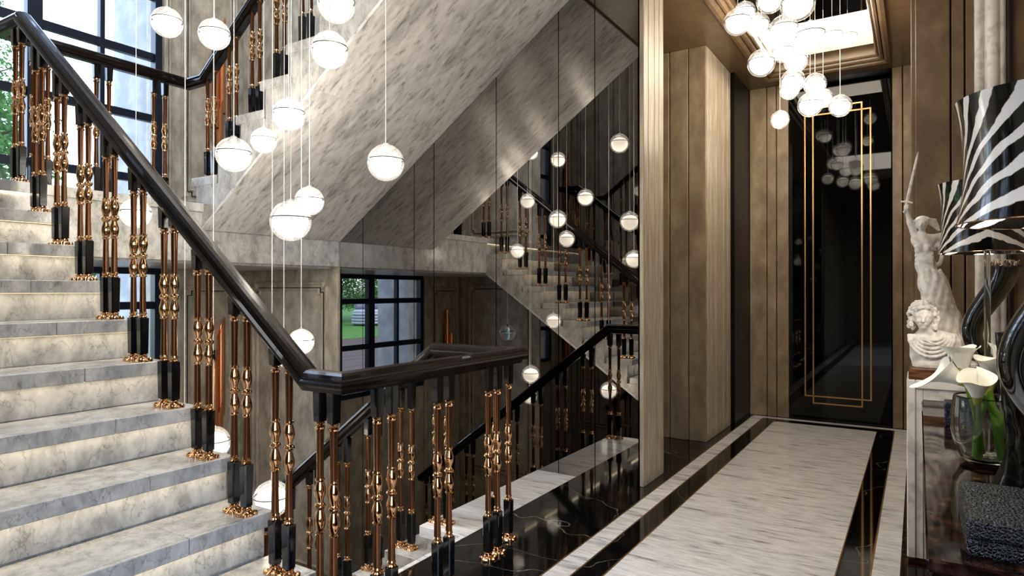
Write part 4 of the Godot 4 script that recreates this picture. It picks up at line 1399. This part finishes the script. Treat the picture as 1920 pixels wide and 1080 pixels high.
func build_table_things() -> void:
	var t := thing("sideboard", "long glossy dark brown marble sideboard along the right side of the corridor", "sideboard")
	slab(t, "table_top", Vector3(0.012, 0.735, -3.42), Vector3(0.575, TOP, -1.405), M.marble_dark, 0.004)
	slab(t, "edge_moulding", Vector3(0.020, 0.722, -3.41), Vector3(0.570, 0.735, -1.413), M.marble_dark, 0.004)
	slab(t, "carcass", Vector3(0.03, 0.02, -3.40), Vector3(0.56, 0.722, -1.435), M.marble_dark)
	for x in [[0.035, 0.145], [0.149, 0.35], [0.354, 0.555]]:
		slab(t, "front_panel", Vector3(x[0], 0.05, -1.436), Vector3(x[1], 0.712, -1.424), M.marble_panel, 0.003)
	for i in 4:
		slab(t, "side_panel", Vector3(0.020, 0.05, -3.39 + i * 0.49), Vector3(0.031, 0.712, -3.39 + i * 0.49 + 0.484), M.marble_dark, 0.003)
	slab(t, "plinth", Vector3(0.04, 0.0, -3.38), Vector3(0.55, 0.02, -1.45), M.joint)
	# crocodile boxes
	var bx := thing("box", "large flat box covered in black crocodile leather at the front of the sideboard", "box", Vector3(0.26, TOP, -1.605))
	put(bx, "box_base", box_mesh(Vector3(0.37, 0.030, 0.29), 0.004), M.croc_black, Vector3(0, 0.015, 0))
	put(bx, "box_lid", box_mesh(Vector3(0.37, 0.038, 0.29), 0.006), M.croc_black, Vector3(0, 0.0505, 0))
	bx = thing("box", "small bluish crocodile leather box at the far left corner of the sideboard", "box", Vector3(0.132, TOP, -2.86))
	put(bx, "box_base", box_mesh(Vector3(0.10, 0.05, 0.10), 0.004), M.croc_blue, Vector3(0, 0.025, 0))
	put(bx, "box_lid", box_mesh(Vector3(0.102, 0.034, 0.102), 0.004), M.croc_blue, Vector3(0, 0.0675, 0))
	zebra_lamp(Vector3(0.232, TOP, -3.155), "zebra striped lamp farther back, standing on the sideboard near the white console", false)
	zebra_lamp(Vector3(0.238, TOP, -1.81), "large zebra striped lamp nearest the camera, cut off by the right picture edge", true)
	build_flowers()


func zebra_lamp(at: Vector3, label: String, near: bool) -> void:
	var t := thing("table_lamp", label, "table lamp", at, 0.0, "zebra striped lamps on the sideboard")
	# waisted drum, double skinned, open below and above; the seam of its stripes turned to the room
	var prof := []
	for i in 15:
		var v := i / 14.0
		prof.append(Vector2(0.148 + 0.016 * pow(absf(v - 0.5) * 2.0, 2.2) + 0.002 * v, 0.64 + 0.278 * v))
	var b := MB.new()
	var face := atan2(-(0.0 - at.z), 0.0 - at.x)      # azimuth towards the corridor's near end
	for k in 2:
		var rows := []
		for q in prof:
			var row := PackedVector3Array()
			for j in 73:
				var a := face - PI * 0.5 + TAU * j / 72.0
				var r: float = q.x - (0.003 if k else 0.0)
				row.append(Vector3(r * cos(a), q.y, -r * sin(a)))
			rows.append(row)
		b.skin(rows, false, k == 1)
	put(t, "lamp_shade", b.commit(), M.zebra)
	b = MB.new()
	for y in [0.64]:
		var ring := []
		for i in 9:
			var a := TAU * i / 8
			ring.append(Vector2((0.164 if y < 0.7 else 0.166) + 0.0014 * cos(a), y + 0.0014 * sin(a)))
		b.lathe(ring, 64)
	put(t, "shade_rim", b.commit(), M.gold)
	b = MB.new()
	b.lathe([Vector2(0, 0.02), Vector2(0.011, 0.02), Vector2(0.011, 0.68), Vector2(0, 0.68)], 16)
	put(t, "clear_rod", b.commit(), M.solid_glass)
	b = MB.new()
	b.lathe([Vector2(0, 0), Vector2(0.050, 0), Vector2(0.052, 0.006), Vector2(0.050, 0.015), Vector2(0.02, 0.02), Vector2(0, 0.02)], 24)
	put(t, "foot", b.commit(), M.black_gloss)
	b = MB.new()
	b.lathe([Vector2(0, 0), Vector2(0.02, 0.004), Vector2(0.03, 0.03), Vector2(0.026, 0.055), Vector2(0.012, 0.075), Vector2(0, 0.078)], 16)
	put(t, "lamp_bulb", b.commit(), M.globe_glow, Vector3(0, 0.72, 0))
	lamp(t, Vector3(0, 0.757, 0), Color(1.0, 0.94, 0.85), 0.26, 0.02)
	# polished horn winding round the rod, its broken root end uppermost
	var pts := []
	var rads := []
	var ext := [Vector2(0.030, 0.06), Vector2(0.024, 0.13), Vector2(-0.046, 0.318), Vector2(0.062, 0.592)]
	var n := 60
	for i in n + 1:
		var u := float(i) / n
		var y := lerpf(0.02, 0.588, u)
		var x: float = ext[0].x
		for j in 3:
			if y >= ext[j].y:
				x = lerpf(ext[j].x, ext[j + 1].x, 0.5 - 0.5 * cos(PI * (y - ext[j].y) / (ext[j + 1].y - ext[j].y)))
		pts.append(Vector3(x, y, -0.058))
		rads.append(lerpf(0.016, 0.048, pow(u, 0.75)))
	b = MB.new()
	b.tube(pts, rads, 28)
	put(t, "horn", b.commit(), M.horn_black)
	b = MB.new()
	var r := RandomNumberGenerator.new()
	r.seed = 3
	var e: Vector3 = pts[n]
	var up := (pts[n] - pts[n - 1] as Vector3).normalized()
	var sx := up.cross(Vector3(0, 0, 1)).normalized()
	var sz := sx.cross(up)
	for i in 230:
		var a := r.randf() * TAU
		var d := 0.046 * sqrt(r.randf())
		var o := e + (sx * cos(a) + sz * sin(a)) * d - up * 0.004
		b.tube([o, o + up * r.randf_range(0.008, 0.018) + sx * r.randf_range(-0.008, 0.008), o + up * r.randf_range(0.012, 0.030) + sz * r.randf_range(-0.01, 0.01)], [0.0042, 0.0036, 0.0012], 5)
	put(t, "horn_root", b.commit(), M.tan_fibre)
	if near:
		# gnarled dark column beside the horn
		b = MB.new()
		var rows := []
		var f := FastNoiseLite.new()
		f.frequency = 9.0
		f.seed = 2
		for i in 41:
			var v := i / 40.0
			var row := PackedVector3Array()
			var c := Vector3(-0.035 + 0.010 * sin(v * 5.0), v * 0.385, -0.20 + 0.02 * sin(v * 3.0 + 1.0))
			for j in 28:
				var a := TAU * j / 28
				var rad := 0.027 + 0.028 * pow(1.0 - v, 6.0) + 0.004 * sin(a * 5.0 + v * 9.0) + 0.006 * f.get_noise_3d(cos(a) * 0.2, v * 0.6, sin(a) * 0.2)
				row.append(c + Vector3(rad * cos(a), 0, -rad * sin(a)))
			rows.append(row)
		b.skin(rows, true)
		for j in 28:
			b.tri(Vector3(-0.035 + 0.010 * sin(5.0), 0.39, -0.20 + 0.02 * sin(4.0)), rows[40][j], rows[40][(j + 1) % 28])
		put(t, "gnarled_column", b.commit(), M.bronze_bark)


func build_flowers() -> void:
	var vx := 0.165
	var vz := -2.27
	var t := thing("vase", "round clear glass vase of water holding the white lilies", "vase", Vector3(vx, TOP, vz))
	var b := MB.new()
	var prof := [Vector2(0, 0), Vector2(0.045, 0), Vector2(0.062, 0.012), Vector2(0.080, 0.05), Vector2(0.087, 0.095), Vector2(0.086, 0.14), Vector2(0.080, 0.185), Vector2(0.078, 0.190), Vector2(0.076, 0.187), Vector2(0.0815, 0.14), Vector2(0.0825, 0.095), Vector2(0.0755, 0.052), Vector2(0.058, 0.020), Vector2(0.03, 0.012), Vector2(0, 0.011)]
	b.lathe(prof, 48)
	put(t, "glass_bowl", b.commit(), M.solid_glass)
	# each lily: spathe, spadix, stem curved down into the vase
	var list := [
		[Vector3(-0.040, 0.222, 0.035), Vector3(-0.85, 0.42, 0.15), 1.10, "white calla lily leaning left over the console, its tip pointing at the bust"],
		[Vector3(-0.026, 0.178, 0.065), Vector3(-0.05, 0.80, 0.50), 1.12, "white calla lily in the middle front of the vase, showing its open cup"],
		[Vector3(-0.048, 0.240, -0.03), Vector3(-0.22, 0.95, 0.02), 1.10, "white calla lily standing highest at the left back of the bunch"],
		[Vector3(0.004, 0.215, 0.01), Vector3(0.12, 0.95, 0.15), 1.10, "white calla lily rising in the middle of the bunch behind the front cup"],
		[Vector3(0.022, 0.245, -0.03), Vector3(0.40, 0.90, 0.10), 1.10, "white calla lily rightmost in the bunch, beside the dark column"],
	]
	for i in list.size():
		lily(Vector3(vx, TOP, vz), list[i][0], list[i][1], list[i][2], list[i][3], i)


func lily(base: Vector3, at: Vector3, lean: Vector3, k: float, label: String, i: int) -> void:
	var t := thing("calla_lily", label, "flower", base, 0.0, "white calla lilies in the glass vase")
	var up := lean.normalized()
	var tip := (lean * Vector3(1, 0, 1) + Vector3(0.01, 0, 0.02)).normalized()
	var s := up.cross(tip).normalized()
	tip = s.cross(up).normalized()
	var b := MB.new()
	for k2 in 2:
		var rows := []
		for u in 17:
			var v := u / 16.0
			var row := PackedVector3Array()
			for j in 37:
				var a := -PI + TAU * j / 36.0     # the edges overlap at the back, the tip is in front
				var front := pow(0.5 + 0.5 * cos(a), 2.0)
				var r := (0.007 + 0.030 * pow(v, 1.25) + 0.007 * smoothstep(0.78, 1.0, v)) * k
				var high := v * (0.078 + 0.042 * pow(front, 1.6)) * k
				var flare := 0.026 * front * pow(v, 3.0) * k
				var wrap := 0.009 * pow(v, 1.5) * k * pow(maxf(a / PI, 0.0), 4.0)
				var p := up * (high - (0.004 + 0.004 * sin(a * 3.0)) * pow(v, 8.0) * k) + tip * ((r + wrap) * cos(a) + flare) + s * (r + wrap) * sin(a) * (1.0 - 0.3 * front * v)
				row.append(at + p - (up * 0.0012 if k2 else Vector3.ZERO))
			rows.append(row)
		b.skin(rows, false, k2 == 0)
	put(t, "spathe", b.commit(), M.lily_white)
	b = MB.new()
	b.tube([at + up * 0.005, at + up * 0.03 * k, at + up * 0.056 * k], [0.003, 0.0045, 0.002], 8)
	put(t, "spadix", b.commit(), M.spadix)
	var foot := Vector3(0.035 * cos(i * 2.2), 0.02, 0.035 * sin(i * 2.2))
	var cv := Curve3D.new()
	cv.add_point(foot, Vector3.ZERO, Vector3(0, 0.08, 0))
	cv.add_point(at - up * 0.002, -up * 0.09, Vector3.ZERO)
	var pts := []
	var rads := []
	for j in 17:
		pts.append(cv.sample_baked(cv.get_baked_length() * j / 16.0))
		rads.append(0.0105 - 0.0018 * pow(j / 16.0, 3.0))
	b = MB.new()
	b.tube(pts, rads, 10)
	put(t, "stem", b.commit(), M.stem_green)
	b = MB.new()
	b.tube([at - up * 0.018, at, at + up * 0.012 * k, at + up * 0.026 * k], [0.0084, 0.0090 * k, 0.0102 * k, 0.0128 * k], 18, false)
	put(t, "green_throat", b.commit(), M.lily_green)

# ------------------------------------------------------------------ what the windows look out on
func build_garden() -> void:
	var gnd := struct("ground")
	slab(gnd, "ground_slab", Vector3(-60, -0.5, -40), Vector3(-5.8, -0.08, 40), M.concrete)
	var fins := struct("wall_outside")
	var zc := (ZM + ZN) / 2
	for s in [-1, 1]:
		var a: float = zc + s * 0.96
		var b2: float = zc + s * 1.5
		slab(fins, "concrete_fin", Vector3(-6.38, 0.005, minf(a, b2)), Vector3(WALL_X - 0.25, 6.6, maxf(a, b2)), M.concrete, 0.004)
	var deck := thing("terrace_deck", "grey brown plank terrace outside the lower window", "terrace")
	for i in 16:
		slab(deck, "plank", Vector3(-6.22 - 0.42 * i, -0.08, -7.0), Vector3(-5.81 - 0.42 * i, -0.005 + 0.003 * (i % 3), 12.0), M.deck_wood, 0.006)
	var lw := put(self, "lawn", box_mesh(Vector3(34, 0.08, 60)), M.lawn, Vector3(-29.6, -0.045, 5.0))
	tag(lw, "green lawn beyond the plank terrace", "lawn")
	lw.set_meta("kind", "stuff")
	build_sofa(Vector3(-16.9, 0.0, 9.2))
	var leaf := leaf_mesh()
	var trees := [
		[Vector3(-13, 0, -4.05), 4.9, 1.25, "tall dense green tree at the left picture edge outside the upper window", 0, 18000],
		[Vector3(-13, 0, -6.2), 3.0, 1.3, "low green shrub outside the upper window, right of the tall tree", 0, 10000],
		[Vector3(-21, 0, -6.6), 9.5, 1.9, "distant tree crown at the top left corner of the picture", 0, 10000],
		[Vector3(-20.5, 0, 8.5), 5.0, 1.5, "garden tree leftmost behind the outdoor sofa, seen in the mirror", 1, 10000],
		[Vector3(-20.0, 0, 10.6), 4.4, 1.5, "garden tree right behind the outdoor sofa, seen in the mirror", 1, 13000],
		[Vector3(-20.5, 0, 12.9), 5.2, 1.6, "garden tree right of the outdoor sofa, seen in the mirror", 1, 13000],
		[Vector3(-21.0, 0, 15.4), 4.6, 1.6, "garden tree farthest along the lawn, seen in the mirror", 1, 10000],
	]
	for q in trees:
		tree(q[0], q[1], q[2], q[3], q[4], q[5], leaf)


func leaf_mesh() -> ArrayMesh:
	var b := MB.new()
	var a := Vector3(0, 0, 0)
	var c := Vector3(0, 0.02, 1.0)
	b.tri(a, Vector3(0.3, 0.10, 0.5), c)
	b.tri(a, c, Vector3(-0.3, 0.10, 0.5))
	return b.commit()


func tree(at: Vector3, h: float, r: float, label: String, look: int, count: int, leaf: Mesh) -> void:
	var t := thing("garden_tree", label, "tree", at)
	var b := MB.new()
	b.tube([Vector3.ZERO, Vector3(0.05, h * 0.4, 0), Vector3(0, h * 0.85, 0.05)], [0.11, 0.08, 0.03], 8)
	for i in 7:
		var a := i * 2.4
		var y := h * (0.3 + 0.08 * i)
		b.tube([Vector3(0, y, 0), Vector3(cos(a) * r * 0.4, y + 0.25, sin(a) * r * 0.4), Vector3(cos(a) * r * 0.75, y + 0.45, sin(a) * r * 0.75)], [0.035, 0.022, 0.01], 6)
	put(t, "trunk", b.commit(), M.bark)
	var mm := MultiMesh.new()
	mm.transform_format = MultiMesh.TRANSFORM_3D
	mm.use_colors = true
	mm.mesh = leaf
	mm.instance_count = count
	var rg := RandomNumberGenerator.new()
	rg.seed = int(at.x * 13 + at.z * 7) + 1000
	for i in count:
		var v := pow(rg.randf(), 0.8)
		var y := h * (0.10 + 0.90 * v)
		var a := rg.randf() * TAU
		var lim := r * (0.55 + 0.45 * sin(PI * clampf(v * 0.75 + 0.2, 0, 1))) * (1.0 + 0.22 * sin(a * 3.0 + y * 4.0)) * sqrt(clampf((1.02 - v) * 3.0, 0.0, 1.0))
		var d := lim * pow(rg.randf(), 0.35)
		var bs := Basis.from_euler(Vector3(rg.randf_range(-0.9, 0.6), a + PI / 2 + rg.randf_range(-0.8, 0.8), rg.randf_range(-0.5, 0.5))).scaled(Vector3.ONE * rg.randf_range(0.075, 0.15))
		mm.set_instance_transform(i, Transform3D(bs, Vector3(cos(a) * d, y, sin(a) * d)))
		var g2 := rg.randf()
		mm.set_instance_color(i, Color(0.05 + 0.06 * g2, 0.13 + 0.14 * g2, 0.05 + 0.03 * g2) if look == 0 else Color(0.05 + 0.07 * g2, 0.17 + 0.17 * g2, 0.045 + 0.03 * g2))
	var o := MultiMeshInstance3D.new()
	o.name = "foliage"
	o.multimesh = mm
	o.material_override = M["leaf_%d" % look]
	o.set_meta("kind", "stuff")
	t.add_child(o)


func build_sofa(at: Vector3) -> void:
	var t := thing("outdoor_sofa", "pale striped rope armchair on the lawn, seen in the mirror through the lower window", "armchair", at, 0.75)
	var b := MB.new()
	# drum of four thick ropes
	for i in 4:
		var ring := []
		for j in 9:
			var a := TAU * j / 8
			ring.append(Vector2(0.52 + 0.055 * cos(a), 0.10 + i * 0.105 + 0.048 * sin(a)))
		var r := MB.new()
		r.lathe(ring, 40)
		put(t, "rope_ring", r.commit(), M.sofa_rope)
	b.lathe([Vector2(0, 0.02), Vector2(0.5, 0.02), Vector2(0.5, 0.44), Vector2(0, 0.44)], 32)
	put(t, "base_drum", b.commit(), M.sofa_dark)
	b = MB.new()
	b.lathe([Vector2(0, 0.45), Vector2(0.48, 0.45), Vector2(0.53, 0.48), Vector2(0.52, 0.53), Vector2(0.44, 0.56), Vector2(0, 0.57)], 32)
	put(t, "seat_cushion", b.commit(), M.sofa_rope)
	# curved back made of a padded roll
	b = MB.new()
	var pts := []
	var rads := []
	for i in 13:
		var a := PI * (0.22 + 0.56 * i / 12.0) + PI / 2
		pts.append(Vector3(cos(a) * 0.55, 0.68, -sin(a) * 0.55))
		rads.append(0.13 if i > 0 and i < 12 else 0.09)
	b.tube(pts, rads, 14)
	put(t, "backrest", b.commit(), M.sofa_fabric)
	b = MB.new()
	for i in 13:
		pts[i].y = 0.85
		rads[i] = rads[i] * 0.8
	b.tube(pts, rads, 14)
	put(t, "back_pillow", b.commit(), M.sofa_fabric)
